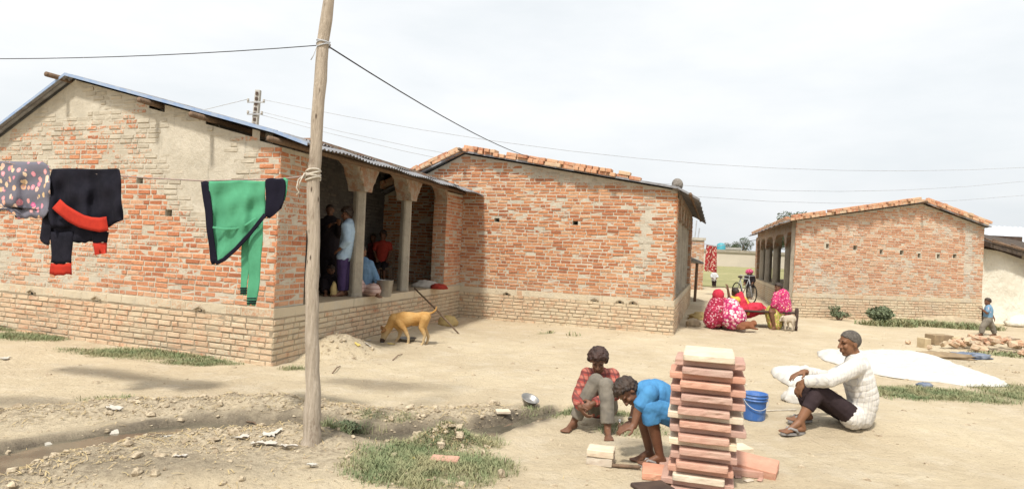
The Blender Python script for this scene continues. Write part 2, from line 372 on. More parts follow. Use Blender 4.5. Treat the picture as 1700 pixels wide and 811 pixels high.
dd,w=dist_poly(x,y,DITCH,DITCH_W); damp_shade=(1-sstep(.8,1.9,(dd+.08*fbm(x*5,y*5,seed=6))/np.maximum(w,.05)))
damp_shade=np.maximum(damp_shade,.55*ellmask(x,y,640,640,1.0,.35,.8)); damp_shade=np.maximum(damp_shade,.6*ellmask(x,y,20,665,.7,.22,.8))  # two shadows on the yard, painted in as darker earth
damp_shade=np.maximum(damp_shade,.5*ellmask(x,y,610,575,.6,.5,.9)); damp_shade=np.maximum(damp_shade,.5*ellmask(x,y,250,800,.9,.25,.9)); damp_shade=np.maximum(damp_shade,.5*ellmask(x,y,1060,735,.25,.12,.9)); damp_shade=np.maximum(damp_shade,.35*ellmask(x,y,1330,690,.4,.2,.9))  # more dark earth patches; the last one paints the seated man's shadow
db,_=dist_poly(x,y,BANK); db2,_=dist_poly(x,y,BANK2)
rubm=np.clip(np.exp(-(db/.42)**2)+np.exp(-(db2/.5)**2)+ellmask(x,y,735,735,.3,.22)+ellmask(x,y,350,780,1.2,.6,.8)*.7+ellmask(x,y,560,580,.55,.5,.6)*.8+ellmask(x,y,1600,600,1.3,.7,.8)*.6,0,1)
gm=np.zeros_like(x)
for q in GRASS: gm=np.maximum(gm,ellmask(x,y,*q[:4])*q[4])
at=ground.data.attributes.new('gm','FLOAT_COLOR','POINT')
at.data.foreach_set('color',np.stack([damp_shade,rubm,gm,np.ones_like(x)],1).astype(np.float32).ravel())
# water lying in the ditch
mb=MB(); L=[]
P=[np.array(p) for p in DITCH]
for i,p in enumerate(P):
    t=P[min(i+1,len(P)-1)]-P[max(i-1,0)]; t/=np.linalg.norm(t); nn=np.array([-t[1],t[0]]); L.append((p+nn*DITCH_W[i]*1.1,p-nn*DITCH_W[i]*1.1))
vs=[]; 
for a,b in L: vs+=[(a[0],a[1],-.042),(b[0],b[1],-.042)]
mb.add(vs,[(2*i,2*i+1,2*i+3,2*i+2) for i in range(len(L)-1)])
wm=NT('stagnant_water'); struct(mb.build('ditch_water',wm.done(wm.mix(wm.step(wm.noise(4,4),.4,.6),(.085,.075,.055),(.14,.12,.085)),.12,wm.noise(18,2),.05,.01,spec=.5)))
# green field behind the houses, sheet just above the ground
fm=NT('field_grass'); fc=fm.mix(fm.step(fm.noise(.09,6,.7,fm.mapping((.3,1.4,1))),.35,.65),(.25,.24,.10),(.36,.32,.16)); fc=fm.mix(fm.step(fm.noise(1.2,5,.7),.4,.7),fc,(.20,.20,.085))
mb=MB(); mb.add([(2,34,.03),(60,36,.03),(120,250,.03),(-60,250,.03),(-40,60,.03)],[(0,1,2,3,4)]); struct(mb.build('field',fm.done(fc,.95,fm.noise(6,5,.7),.6,.2)))
# ------------------------------------------------------------------ walls of separate bricks set in mortar
def slab(mb,O,a,n,L0,L1,z0,ztop,th,holes=(),mi=0,kinks=(),c=(.5,.5,0)):
    """wall from L0 to L1 along a, outer face through O, thickness th inwards (-n), rectangular openings"""
    O=np.array(O,float); P=lambda s,z,d: O+a*s-n*d+np.array([0,0,z])
    ss=sorted(set([L0,L1]+[k for k in kinks if L0<k<L1]+[h for q in holes for h in (q[0],q[1])]))
    zs=sorted(set([z0]+[h for q in holes for h in (q[2],q[3])]))
    for i in range(len(ss)-1):
        a0,a1=ss[i],ss[i+1]
        for j in range(len(zs)):
            b0=zs[j]; last=(j==len(zs)-1); b1l,b1r=(ztop(a0+1e-5),ztop(a1-1e-5)) if last else (zs[j+1],zs[j+1])
            if any(q[0]-1e-6<=a0 and a1<=q[1]+1e-6 and q[2]-1e-6<=b0 and (not last) and zs[j+1]<=q[3]+1e-6 for q in holes): continue
            for d in (0,th): mb.add([P(a0,b0,d),P(a1,b0,d),P(a1,b1r,d),P(a0,b1l,d)],[(0,1,2,3)],mi,c)
            if last: mb.add([P(a0,b1l,0),P(a1,b1r,0),P(a1,b1r,th),P(a0,b1l,th)],[(0,1,2,3)],mi,c)
    for s_ in (L0,L1): mb.add([P(s_,z0,0),P(s_,ztop(s_),0),P(s_,ztop(s_),th),P(s_,z0,th)],[(0,1,2,3)],mi,c)
    for q in holes:
        for (s0,za,s1,zb) in ((q[0],q[2],q[1],q[2]),(q[0],q[3],q[1],q[3]),(q[0],q[2],q[0],q[3]),(q[1],q[2],q[1],q[3])):
            mb.add([P(s0,za,0),P(s1,zb,0),P(s1,zb,th),P(s0,za,th)],[(0,1,2,3)],mi,c)
def bricks(mb,O,a,n,L0,L1,z0,ztop,expo,dust=0.,holes=(),mi=1,Lb=.228,Hb=.068,seed=0,proud=(-.001,.012),zmax=9):
    O=np.array(O,float); rg=random.Random(seed); k=0; z=z0
    up=np.array([0,0,1.])
    while z+.03<min(zmax,max(ztop(L0),ztop(L1),ztop((L0+L1)/2),max(ztop(L0+(L1-L0)*t/10) for t in range(11)))):
        s=L0-(.5*Lb if k%2 else 0)-rg.uniform(0,.03); rowz=rg.uniform(-.003,.003)
        while s<L1:
            ln=Lb*rg.uniform(.93,1.05) if (rg.random()<.72) else Lb*.5
            s0,s1=max(s,L0),min(s+ln-.015*rg.uniform(.5,1.6),L1); s+=ln
            if s1-s0<.04: continue
            zc0,zc1=z+rowz+rg.uniform(0,.004)+.007,z+rowz+Hb-.007-rg.uniform(0,.004)
            if zc1>min(ztop(s0),ztop(s1))-.01 or zc1>zmax: continue
            for q in holes:
                if s1>q[0]-.002 and s0<q[1]+.002 and zc1>q[2]+.004 and zc0<q[3]-.004:
                    if s0<q[0]-.04: s1=q[0]-.003
                    elif s1>q[1]+.04: s0=q[1]+.003
                    else: s1=s0
            if s1-s0<.03: continue
            e=expo((s0+s1)/2,(zc0+zc1)/2)+rg.uniform(-.08,.08)
            if e<.1: continue
            du=dust((s0+s1)/2,(zc0+zc1)/2) if callable(dust) else dust
            pr=rg.uniform(*proud); col=(rg.random(),min(max(e,0),1),du); b=.005+rg.random()*.005
            j=lambda m=.0045: rg.uniform(-m,m)
            P=lambda ss,zz,d: O+a*ss+n*d+up*zz
            back=[P(s0,zc0,-.012),P(s1,zc0,-.012),P(s1,zc1,-.012),P(s0,zc1,-.012)]
            mid=[P(s0+j(),zc0+j(),pr*.3),P(s1+j(),zc0+j(),pr*.3),P(s1+j(),zc1+j(),pr*.3),P(s0+j(),zc1+j(),pr*.3)]
            fr=[P(s0+b+j(),zc0+b*.7,pr+j()),P(s1-b+j(),zc0+b*.7,pr+j()),P(s1-b+j(),zc1-b*.7,pr+j()),P(s0+b+j(),zc1-b*.7,pr+j())]
            fs=[(8,9,10,11)]
            for q in range(4): r_=(q+1)%4; fs+=[(q,r_,4+r_,4+q),(4+q,4+r_,8+r_,8+q)]
            mb.add(back+mid+fr,fs,mi,col)
        z+=Hb; k+=1
def nz2(s,z,sc,seed): return float(fbm(np.array([s*sc]),np.array([z*sc]),seed=seed,oct=3)[0])
def unit(v): v=np.array(v,float); return v/np.linalg.norm(v)
def sheet(mb,P00,P10,P11,P01,amp=.012,pitch=.09,th=.004,mi=0,flat=False):
    """corrugated sheet; the waves run from edge 00-01 to edge 10-11 (down the slope)"""
    P00,P10,P11,P01=[np.array(p,float) for p in (P00,P10,P11,P01)]
    L=np.linalg.norm(P01-P00); nk=max(2,int(L/pitch*6)); ns=5
    nrm=unit(np.cross(P10-P00,P01-P00)); 
    if nrm[2]<0: nrm=-nrm
    for side,off in ((0,0),(1,-th)):
        vs=[];fs=[]
        for i in range(nk+1):
            t=i/nk; A=P00+(P01-P00)*t; B=P10+(P11-P10)*t
            for k in range(ns+1):
                q=k/ns; sag=.012*math.sin(i*.071+q*3)
                vs.append(A+(B-A)*q+nrm*(0 if flat else amp*math.sin(t*L/pitch*2*math.pi))+nrm*(off+sag))
        for i in range(nk):
            for k in range(ns): fs.append((i*(ns+1)+k,i*(ns+1)+k+1,(i+1)*(ns+1)+k+1,(i+1)*(ns+1)+k))
        mb.add(vs,fs,mi)
exec_house=[]
class House:
    def __init__(s,O,u,w,L): s.O=np.array([O[0],O[1],0.]); s.u=np.array([*unit(u[:2]),0]); s.w=np.array([*unit(w[:2]),0]); s.L=L; s.ng=unit(np.array([s.u[1],-s.u[0],0])); s.ng=s.ng if np.dot(s.ng,s.w)<0 else -s.ng; s.ns=unit(np.array([s.w[1],-s.w[0],0])); s.ns=s.ns if np.dot(s.ns,s.u)>0 else -s.ns
    def P(s,a,d,z): return s.O+s.u*a+s.w*d+np.array([0,0,z])
    def gab(s,px,py): return onplane(px,py,s.O,s.u)
    def side(s,px,py): return onplane(px,py,s.O,s.w)
def build_house(H,label,S,sp,zp,ze,zl,bm,mm,expo,holes,cols,pier0,pier1,zpl=.68,vd=2.0,colr=.10,zcap=2.05,zbeam=2.5,over=.5,gover=.16,dustf=None,seed=1,end_open=False,door=None,end_hole=None,dips=(),side_expo=None,purlins=(),roofmat='tin',vmat='tin',vent_s=(),front_d0=0.,sheet_mats=None,zover=-.16):
    root=empty('brick_house',H.P(-S/2,0,0),label,'house')
    zt=lambda s: float(np.interp(s,[-S,sp,0],[zl,zp,ze]))
    ztg=lambda s: zt(s)-sum(q[2] for q in dips if q[0]<s<q[1])
    kk=(sp,)+tuple(v for q in dips for v in q[:2])
    dustf=dustf or (lambda s,z: max(0,.55-z*.5)); 
    # gable wall with brick skin
    mb=MB(); slab(mb,H.O,H.u,H.ng,-S,-.03,-.35,ztg,.23,holes,0,kk,(.5,.5,.25)); bricks(mb,H.O,H.u,H.ng,-S,0,zpl,ztg,expo,dustf,holes,1,seed=seed)
    # return of the corner pier and the whole long side
    mb.build('gable_wall',[mm,bm],root,attr=True)
    mb=MB(); PO=H.O+H.ng*.022; slab(mb,PO,H.u,H.ng,-S,.022,-.35,lambda s:zpl,.02,(),0,(),(.5,.5,1)); 
    bricks(mb,PO,H.u,H.ng,-S,.022,-.1,lambda s:zpl-.10,lambda s,z:.62+.3*nz2(s,z,1.5,seed+4),lambda s,z:.85+.35*nz2(s,z,.9,seed+6),(),1,Lb=.235,Hb=.072,seed=seed+2,proud=(.002,.014))
    slab(mb,PO+H.ng*.003,H.u,H.ng,-S,.024,zpl-.115,lambda s:zpl+.002,.02,(),3,(),(.5,.5,.8))
    bricks(mb,PO+H.ng*.003,H.u,H.ng,-S,.022,zpl-.12,lambda s:zpl+.001,lambda s,z:.35+.35*nz2(s,z,2,seed+5),.6,(),1,Lb=.26,Hb=.118,seed=seed+3,proud=(.0,.006))
    for vs in vent_s:                                                  # little inverted-V drip hoods in the plinth
        for sg in (-1,1):
            c=PO+H.u*vs+np.array([0,0,zpl-.06])+H.ng*.002
            mb.obox(c,H.u*.085*sg+np.array([0,0,-.042]),H.ng*.03,np.array([0,0,.014]),0,(.5,.5,.8))
        mb.obox(PO+H.u*(vs-.028)+np.array([0,0,zpl-.122])+H.ng*.0015,H.u*.056,H.ng*.003,np.array([0,0,.038]),2)
    SO=H.O+H.ns*.022
    slab(mb,SO,H.w,H.ns,-.022,H.L,-.35,lambda s:zpl,.02,(),0,(),(.5,.5,1))
    bricks(mb,SO,H.w,H.ns,-.022,H.L,-.1,lambda s:zpl-.10,lambda s,z:.5+.3*nz2(s,z,1.5,seed+8),lambda s,z:.85,(),1,Lb=.235,Hb=.072,seed=seed+9,proud=(.002,.014))
    slab(mb,SO+H.ns*.003,H.w,H.ns,-.024,H.L,zpl-.115,lambda s:zpl+.002,.02,(),3,(),(.5,.5,.8))
    mb.build('plinth',[MT['joint'],bm,MT['black'],mm],root,attr=True)
    mb=MB(); mb.obox(H.P(-S,.02,zpl-.12),H.u*S,H.w*(H.L-.04),np.array([0,0,.125])); mb.build('floor',MT['floor'],root)
    # side: two brick piers and a row of round columns carrying an arched beam
    se=side_expo or (lambda s,z:.62+.3*nz2(s,z,1.6,seed+12))
    for (d0,d1) in (pier0,pier1):
        mb=MB(); slab(mb,H.O,H.w,H.u,max(d0,.004),d1,zpl,lambda s:zbeam,.30,(),0,(),(.5,.5,.2)); bricks(mb,H.O,H.w,H.ns,max(d0,.001),d1,zpl+.02,lambda s:zbeam,se,lambda s,z:max(0,.5-z*.35),(),1,seed=seed+int(d0*10)+20)
        if d0>1: bricks(mb,H.P(-.30,d0,0),H.u,-H.w,0,.30,zpl+.02,lambda s:zbeam,lambda s,z:.6+.3*nz2(s,z,1.6,seed+13),.1,(),1,seed=seed+77)
        mb.build('pier',[mm,bm],root,attr=True)
    for d in cols:
        mb=MB(); c=H.P(-.13,d,0); n_=10; vs=[];fs=[]; prof=[(zpl-.01,colr*1.12),(zpl+.05,colr*1.05),(zpl+.06,colr),(zcap-.02,colr*.95),(zcap+.06,colr*.97)]
        for z,r in prof:
            for k in range(20):
                t=2*math.pi*k/20; rr=r*(1.06 if (k//2)%2 else .97); vs.append(c+np.array([rr*math.cos(t),rr*math.sin(t),z]))
        for i in range(len(prof)-1):
            for k in range(20): fs.append((i*20+k,i*20+(k+1)%20,(i+1)*20+(k+1)%20,(i+1)*20+k))
        mb.add(vs,fs); co=mb.build('column',MT['cement'],root)
        mb=MB(); poly=[H.P(.02,d-.12,zcap),H.P(.02,d+.12,zcap),H.P(.02,d+.15,zcap+.1),H.P(.02,d+.27,zcap+.26),H.P(.02,d+.29,zcap+.37),H.P(.02,d-.29,zcap+.37),H.P(.02,d-.27,zcap+.26),H.P(.02,d-.15,zcap+.1)]
        mb.prism(poly,H.u*-.3,0); mb.build('capital',[MT['capital']],co,attr=True)
    poly=[H.P(.01,pier0[1],zbeam+.22),H.P(.01,pier0[1],zcap+.1)]
    edges=[pier0[1]]+[e for d in cols for e in (d-.2,d+.2)]+[pier1[0]]
    for i in range(0,len(edges),2):
        e0,e1=edges[i],edges[i+1]; m=e1-e0
        if m<.1: continue
        for t,zz in ((0.02,.15),(.05,.24),(.12,.36),(.22,.42),(.5,.44),(.78,.42),(.88,.36),(.95,.24),(.98,.15)): poly.append(H.P(.01,e0+m*t,zcap+zz))
    poly+=[H.P(.01,pier1[0],zcap+.1),H.P(.01,pier1[0],zbeam+.22)]
    mb=MB(); mb.prism(poly,H.u*-.26,0,(.4,.4,.1)); mb.build('arched_beam',[MT['capital']],root,attr=True)
    # wall behind the verandah with the doorway, end walls, back walls
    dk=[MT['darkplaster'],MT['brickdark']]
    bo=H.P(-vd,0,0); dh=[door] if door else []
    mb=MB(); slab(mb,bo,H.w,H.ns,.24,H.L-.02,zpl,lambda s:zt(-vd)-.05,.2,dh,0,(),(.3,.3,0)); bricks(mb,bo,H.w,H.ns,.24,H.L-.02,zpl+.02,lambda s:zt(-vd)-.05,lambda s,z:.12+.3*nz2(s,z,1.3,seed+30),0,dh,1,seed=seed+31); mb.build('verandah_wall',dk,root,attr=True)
    if door:
        mb=MB(); q=door
        for (s0,s1,za,zb) in ((q[0],q[0]+.07,q[2],q[3]),(q[1]-.07,q[1],q[2],q[3]),(q[0]+.07,q[1]-.07,q[3]-.08,q[3])):
            mb.obox(bo+H.w*s0+np.array([0,0,za])-H.ns*.06,H.w*(s1-s0),H.ns*.085,np.array([0,0,zb-za]))
        mb.build('door_frame',MT['darkwood'],root)
    mb=MB(); eo=H.P(0,H.L,0); s1=-vd if end_open else 0.
    eh=[end_hole] if end_hole else []
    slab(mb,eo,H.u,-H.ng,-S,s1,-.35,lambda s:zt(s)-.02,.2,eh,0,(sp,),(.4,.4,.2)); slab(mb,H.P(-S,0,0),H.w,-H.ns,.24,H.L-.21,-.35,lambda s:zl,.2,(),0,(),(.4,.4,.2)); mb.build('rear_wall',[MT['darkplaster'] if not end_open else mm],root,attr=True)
    # roof of tin sheets
    t=.05; mb=MB(); g=gover; L=H.L+.2; zo=ze+zover*over/.5
    e0=H.P(0,0,ze+t); sheet(mb,H.P(sp,-g,zp+t),H.P(.03,-g,ze+t-.004),H.P(.03,L,ze+t-.004),H.P(sp,L,zp+t)); sheet(mb,H.P(0,-g,ze+t-.006),H.P(over,-g,zo+t),H.P(over,L,zo+t),H.P(0,L,ze+t-.006))
    sheet(mb,H.P(sp,-g,zp+t+.004),H.P(-S-.14,-g,zl+t-.04),H.P(-S-.14,L,zl+t-.04),H.P(sp,L,zp+t+.004))
    roof=mb.build('roof',[MT[roofmat]],root,smooth=True)
    mb=MB(); q=.04                                                    # painted edge strip along the verge
    for (sa,za,sb,zb) in ((sp,zp,0,ze),(.002,ze,over,zo),(sp,zp,-S-.14,zl-.04)):
        mb.obox(H.P(sa,-g-.012,za+t-q*.7),H.P(sb,0,zb)-H.P(sa,0,za),H.w*.010,np.array([0,0,q]))
    mb.build('verge_strip',MT[vmat],roof)
    for (s_,drop) in purlins:
        mb=MB(); z=zt(min(s_,0))+.02-drop; rr=.036
        mb.tube([H.P(s_,-g-.14-random.random()*.12,z+.0),H.P(s_,H.L*.5,z+.01),H.P(s_,H.L+.1,z)],[rr,rr*1.1,rr],8); mb.build('purlin',MT['wood'],roof,smooth=True)
    return root
n=NT('smeared_brick_capital'); col=n.mix(n.step(n.noise(7,5,.7),.42,.6),(.40,.345,.275),(.36,.21,.14)); col=n.mix(n.step(n.noise(30,4,.7),.5,.75),col,(.22,.16,.12))
MT['capital']=n.done(col,.93,n.math('ADD',n.noise(16,5,.7),n.noise(50,4,.7)),.8,.03)
# --- house A (left, nearest)
A1=G0(450,605); A2=G0(768,522); A0=G0(0,545)
HA=House(A1,A1-A0,A2-A1,float(np.linalg.norm(A2-A1)))
sp,zp=HA.gab(125,133); _,zeA=HA.gab(446,228)
print('A',sp,zp,zeA,HA.L)
holA=[]
for px,py in ((280,353),(232,299)):
    s_,z_=HA.gab(px,py); holA.append((s_-.06,s_+.06,z_-.045,z_+.045))
def mk_expo(regs,base,seed,H):
    R_=[(*H.gab(px,py),rx,rz,a) for (px,py,rx,rz,a) in regs]
    def f(s,z):
        e=base+.33*nz2(s,z,1.1,seed)+.12*nz2(s,z,4,seed+1)
        for (cs,cz,rx,rz,a) in R_: e+=a*math.exp(-((s-cs)/rx)**2-((z-cz)/rz)**2)
        return e
    return f
expA=mk_expo([(130,165,1.3,.35,-.5),(360,260,.75,.38,-.75),(300,230,.6,.35,-.4),(310,320,.6,.3,-.45),(395,370,.4,.4,-.3),(470,330,.42,1.6,.6),(390,430,.9,.3,.2),(60,300,.9,.3,-.1),(240,330,.25,.25,.3),(270,480,1.5,.2,.1)],.50,11,HA)
colA=[HA.side(602,490)[0],HA.side(679,484)[0]]
piA0=(0,HA.side(507,420)[0]); piA1=(HA.side(738,430)[0],HA.L)
zcA=HA.side(608,318)[1]; print('cols',colA,piA0,piA1,zcA)
purA=[(s_,d) for s_,d in ((sp-.15,-.06),(HA.gab(262,172)[0],.05),(HA.gab(352,196)[0],.05),(HA.gab(470,228)[0]+0.02,.09))]
dA=HA.w; 
houseA=build_house(HA,'nearest brick house on the left with open verandah and blue-edged tin roof',sp*-1+3.2,sp,zp,zeA,1.75+.3,MT['brickA'],MT['mortar'],expA,holA,colA,piA0,piA1,zpl=.68,vd=2.0,zcap=zcA,zbeam=zeA-.12,seed=100,
   door=(.75,1.75,.68,2.45),end_hole=(-.62,-.5,1.85,2.0),purlins=purA,vmat='tinblue',vent_s=[HA.gab(p,510)[0] for p in (55,163,335)],
   dips=[(HA.gab(248,170)[0],HA.gab(274,170)[0],.10),(HA.gab(342,200)[0],HA.gab(420,200)[0],.10),(HA.gab(432,215)[0],-.02,.12)])
# --- house B (middle)
B1=G0(1115,555); Bl=G0(770,525); B2=G0(1143,505)
HB=House(B1,B1-Bl,B2-B1,9.2)
spB,zpB=HB.gab(772,256); _,zeB=HB.gab(1112,316); print('B',spB,zpB,zeB)
holB=[]
for px,py in ((825,365),(955,370)):
    s_,z_=HB.gab(px,py); holB.append((s_-.06,s_+.06,z_-.04,z_+.04))
expB=mk_expo([(890,285,1.1,.16,-.45),(1000,300,1.0,.14,-.5),(1070,400,.14,.9,-.6),(935,350,.15,.2,-.3),(1103,400,.13,1.2,.45),(850,470,.9,.3,.15),(940,420,.8,.5,.1)],.68,51,HB)
cB=[1.3,2.7,4.1,5.5,6.9]
houseB=build_house(HB,'middle red brick house with loose bricks weighing down its roof edge',-spB+3.0,spB,zpB,zeB,2.15,MT['brickB'],MT['mortar'],expB,holB,cB,(0,.5),(8.4,9.2),zpl=.66,vd=1.9,zcap=zcA,zbeam=zeB-.13,seed=300,purlins=[(spB,-.04),(.25,.12)],
   vent_s=[HB.gab(p,489)[0] for p in (842,988,1030,1052)],over=.42,zover=-.27)
# --- house C (right)
C1=G0(1315,527); C2=G0(1628,535)
wC=np.array([.27,.963,0]); HC=House(C1,C1-C2,wC,12.5)
spC,zpC=HC.gab(1530,338); zeC=HC.gab(1318,366)[1]; zlC=HC.gab(1622,376)[1]; SC=float(np.linalg.norm(C2-C1)); print('C',spC,zpC,zeC,zlC,SC)
holC=[]
for px,py in ((1374,408),(1420,411),(1463,418),(1497,419),(1526,424),(1558,425),(1585,425)):
    s_,z_=HC.gab(px,py); r_=random.uniform(.045,.08); holC.append((s_-r_,s_+r_,z_-.06,z_+.06))
expC=mk_expo([(1350,440,.22,1,-.12),(1610,440,.22,1.2,-.45),(1500,440,.8,.25,-.3),(1480,365,2.2,.2,.1),(1385,480,.6,.3,-.15)],.58,81,HC)
cC=[HC.side(p,440)[0] for p in (1303,1283.5,1270.6,1261.5)]; print('cC',cC)
houseC=build_house(HC,'pale brick house on the right with a row of seven small wall holes',SC,spC,zpC,zeC,zlC,MT['brickC'],MT['mortarC'],expC,holC,cC,(0,.35),(cC[-1]+1.6,cC[-1]+2.4),zpl=.68,vd=2.0,colr=.13,zcap=1.95,zbeam=zeC-.12,seed=500,end_open=True,roofmat='tin',purlins=[(spC,0)],over=.4,zover=-.14,gover=.2)
# ------------------------------------------------------------------ wooden pole, wires, clothes line
PD=float(GG(515,734)[1])
pole_pts=[(515,745,.165),(517,728,.16),(519,690,.142),(520,640,.128),(518,560,.112),(518,480,.108),(520,400,.106),(521,300,.104),(526,200,.1),(534,100,.098),(545,0,.092),(551,-55,.088)]
b0=GG(517,732); pole=empty('wooden_pole',b0,'tall crooked bare wooden pole standing in front of the nearest brick house','pole')
P_=[];Rr=[]
for i in range(len(pole_pts)-1):
    (xa,ya,ra),(xb,yb,rb)=pole_pts[i],pole_pts[i+1]
    for t in (0,.34,.67):
        P_.append(K(xa+(xb-xa)*t+random.uniform(-1.3,1.3),ya+(yb-ya)*t,PD)); Rr.append((ra+(rb-ra)*t)*.43*random.uniform(.92,1.08))
mb=MB(); mb.tube(P_,Rr,18); n=NT('bleached_trunk'); st=n.mapping((9,9,.8))
f=n.noise(6,6,.7,st); c=n.mix(n.step(f,.3,.7),(.54,.46,.37),(.36,.295,.225)); c=n.mix(n.math('MULTIPLY',n.step(n.noise(3.2,5,.7,n.mapping((2.5,2.5,.9))),.56,.7),.7),c,(.17,.12,.085)); c=n.mix(n.step(n.vor(5,n.mapping((3,3,1))),.14,.05),c,(.10,.07,.05))
mb.build('trunk',n.done(c,.85,n.math('ADD',f,n.noise(25,4,.6,st)),.8,.02),pole,smooth=True)
MT['cord']=simple('twisted_cord',(.36,.24,.21),(.22,.2,.18),60,.9,.5,80); MT['rope']=simple('pale_rope',(.55,.50,.42),(.38,.34,.28),30,.9,.5,80); MT['wire']=simple('dark_wire',(.05,.05,.055)); MT['greywire']=simple('grey_wire',(.42,.43,.45))
def wrap(name,px,py,r,turns,mat,hh=.05,rad=.006,ends=()):
    c=K(px,py,PD); mb=MB(); pts=[]
    for i in range(turns*14+1):
        t=i/(turns*14); a=t*turns*2*math.pi; pts.append(c+np.array([math.cos(a)*r,math.sin(a)*r,(t-.5)*hh+.012*math.sin(a*1.3)]))
    mb.tube(pts,rad,6)
    for e in ends: mb.tube([c+np.array(p) for p in e],rad*.7,5)
    mb.build(name,mat,pole,smooth=True)
wrap('rope_binding',520,291,.051,5,MT['rope'],.07,.007,[[(-.05,-.03,0),(-.09,-.05,-.04),(-.10,-.05,-.10),(-.08,-.05,-.13),(-.10,-.05,-.15)],[(-.05,-.04,.01),(-.075,-.05,-.05),(-.085,-.05,-.09)]])
wrap('wire_binding',537,74,.048,3,MT['greywire'],.05,.005,[[(-.03,-.05,-.02),(-.05,-.06,-.1),(-.07,-.05,-.13)]])
def line(name,pts,r,mat,label,cat,group=None,sag=0,parent=None):
    Q=[]
    for i in range(len(pts)-1):
        for t in np.linspace(0,1,14,endpoint=(i==len(pts)-2)):
            p=np.array(pts[i])*(1-t)+np.array(pts[i+1])*t; p=p-np.array([0,0,sag*4*t*(1-t)]); Q.append(p)
    mb=MB(); mb.tube(Q,r,6); o=mb.build(name,mat,parent,origin=Q[0],smooth=True)
    if parent is None: tag(o,label,cat,group)
    return o
line('overhead_wire',[K(534,75,PD),K(-260,92,PD+1.0)],.0034,MT['wire'],'black wire running left from the top of the wooden pole','wire',sag=.06)
line('overhead_wire',[K(548,79,PD),K(890,264,13.2)],.0055,MT['wire'],'black wire sloping from the wooden pole down to the middle house roof','wire',sag=.10)
LP=[(-140,256,6.3),(0,268,6.0),(84,281,5.83),(197,292,5.63),(335,300,5.4),(475,296,5.18),(512,291,PD-.05)]
def lineD(px): return float(np.interp(px,[q[0] for q in LP],[q[2] for q in LP]))
line('clothesline',[K(*q) for q in LP],.0062,MT['cord'],'thin pale clothesline tied to the wooden pole with laundry on it','clothesline',sag=.002)
# laundry: each garment hung over the line, made of cloth panels with folds
def panel(rows,off=0.,nc=22,fold=.012,seed=0,th=.006,freq=9,subrow=6):
    """cloth panel from outline rows (y, xl, xr), at the line's own depth; returns V,F with thickness"""
    ys=[r[0] for r in rows]; Y=[]
    for i in range(len(ys)-1): Y+=list(np.linspace(ys[i],ys[i+1],max(2,int((ys[i+1]-ys[i])/subrow)+1))[:-1])
    Y.append(ys[-1]); V=[]; 
    for j,y in enumerate(Y):
        xl=np.interp(y,ys,[r[1] for r in rows]); xr=np.interp(y,ys,[r[2] for r in rows]); wv_=min(1,(xr-xl)/40.); xl=xl+wv_*1.2*math.sin(y*.11+seed); xr=xr+wv_*1.4*math.sin(y*.09+seed*2)
        for k in range(nc+1):
            t=k/nc; px=xl+(xr-xl)*t; py=y+1.1*math.sin(t*7+seed)*(1 if j else .6)+(.9*math.sin(t*17+seed*2) if j else 0); d=lineD(px)+off
            hang=min(1,(y-ys[0])/40.)
            fo=fold*hang*(math.sin(px*.11*freq/9+seed+1.5*math.sin(y*.02+seed))+.5*math.sin(px*.23+seed*2+y*.03))+.3*fold*math.sin(y*.16+px*.05+seed)
            V.append(K(px,py,d+fo))
    nr=len(Y); F0=[(j*(nc+1)+k,j*(nc+1)+k+1,(j+1)*(nc+1)+k+1,(j+1)*(nc+1)+k) for j in range(nr-1) for k in range(nc)]
    V=np.array(V); B=V+np.array([0,th,0]); m=len(V); F1=[tuple(m+i for i in f[::-1]) for f in F0]
    rim=[j*(nc+1) for j in range(nr)]+[(nr-1)*(nc+1)+k for k in range(1,nc+1)]+[j*(nc+1)+nc for j in range(nr-2,-1,-1)]+list(range(nc-1,0,-1))
    F2=[(rim[i],rim[(i+1)%len(rim)],m+rim[(i+1)%len(rim)],m+rim[i]) for i in range(len(rim))]
    return np.vstack([V,B]),F0+F1+F2
def strip(pts,half,off,seed=0):
    rows=None; pts=np.array(pts,float); n_=len(pts); V=[]
    for i,p in enumerate(pts):
        t=pts[min(i+1,n_-1)]-pts[max(i-1,0)]; t/=np.linalg.norm(t); nn=np.array([-t[1],t[0]]); h_=half if np.isscalar(half) else half[i]
        for k in range(5):
            q=p+nn*h_*(k/4*2-1); V.append(K(q[0],q[1],lineD(q[0])+off+.006*math.sin(q[0]*.1+seed)))
    F0=[(i*5+k,i*5+k+1,(i+1)*5+k+1,(i+1)*5+k) for i in range(n_-1) for k in range(4)]; V=np.array(V); m=len(V)
    rim=[i*5 for i in range(n_)]+[(n_-1)*5+k for k in range(1,5)]+[i*5+4 for i in range(n_-2,-1,-1)]+[3,2,1]
    return np.vstack([V,V+np.array([0,.005,0])]),F0+[tuple(m+i for i in f[::-1]) for f in F0]+[(rim[i],rim[(i+1)%len(rim)],m+rim[(i+1)%len(rim)],m+rim[i]) for i in range(len(rim))]
def cloth(name,VF,mat,parent):
    mb=MB(); mb.add(VF[0],VF[1]); return mb.build(name,mat,parent,smooth=True)
def fabric(name,c,c2=None,rough=.9,wr=6): 
    n=NT(name); col=n.mix(n.step(n.noise(9,4,.6),.3,.7),c,c2 or mul(c,.8)); return n.done(col,rough,n.math('ADD',n.noise(wr,3,.6,n.mapping((1.6,1.6,.7))),n.math('MULTIPLY',n.noise(220,2,.5),.1)),.35,.03,spec=.08)
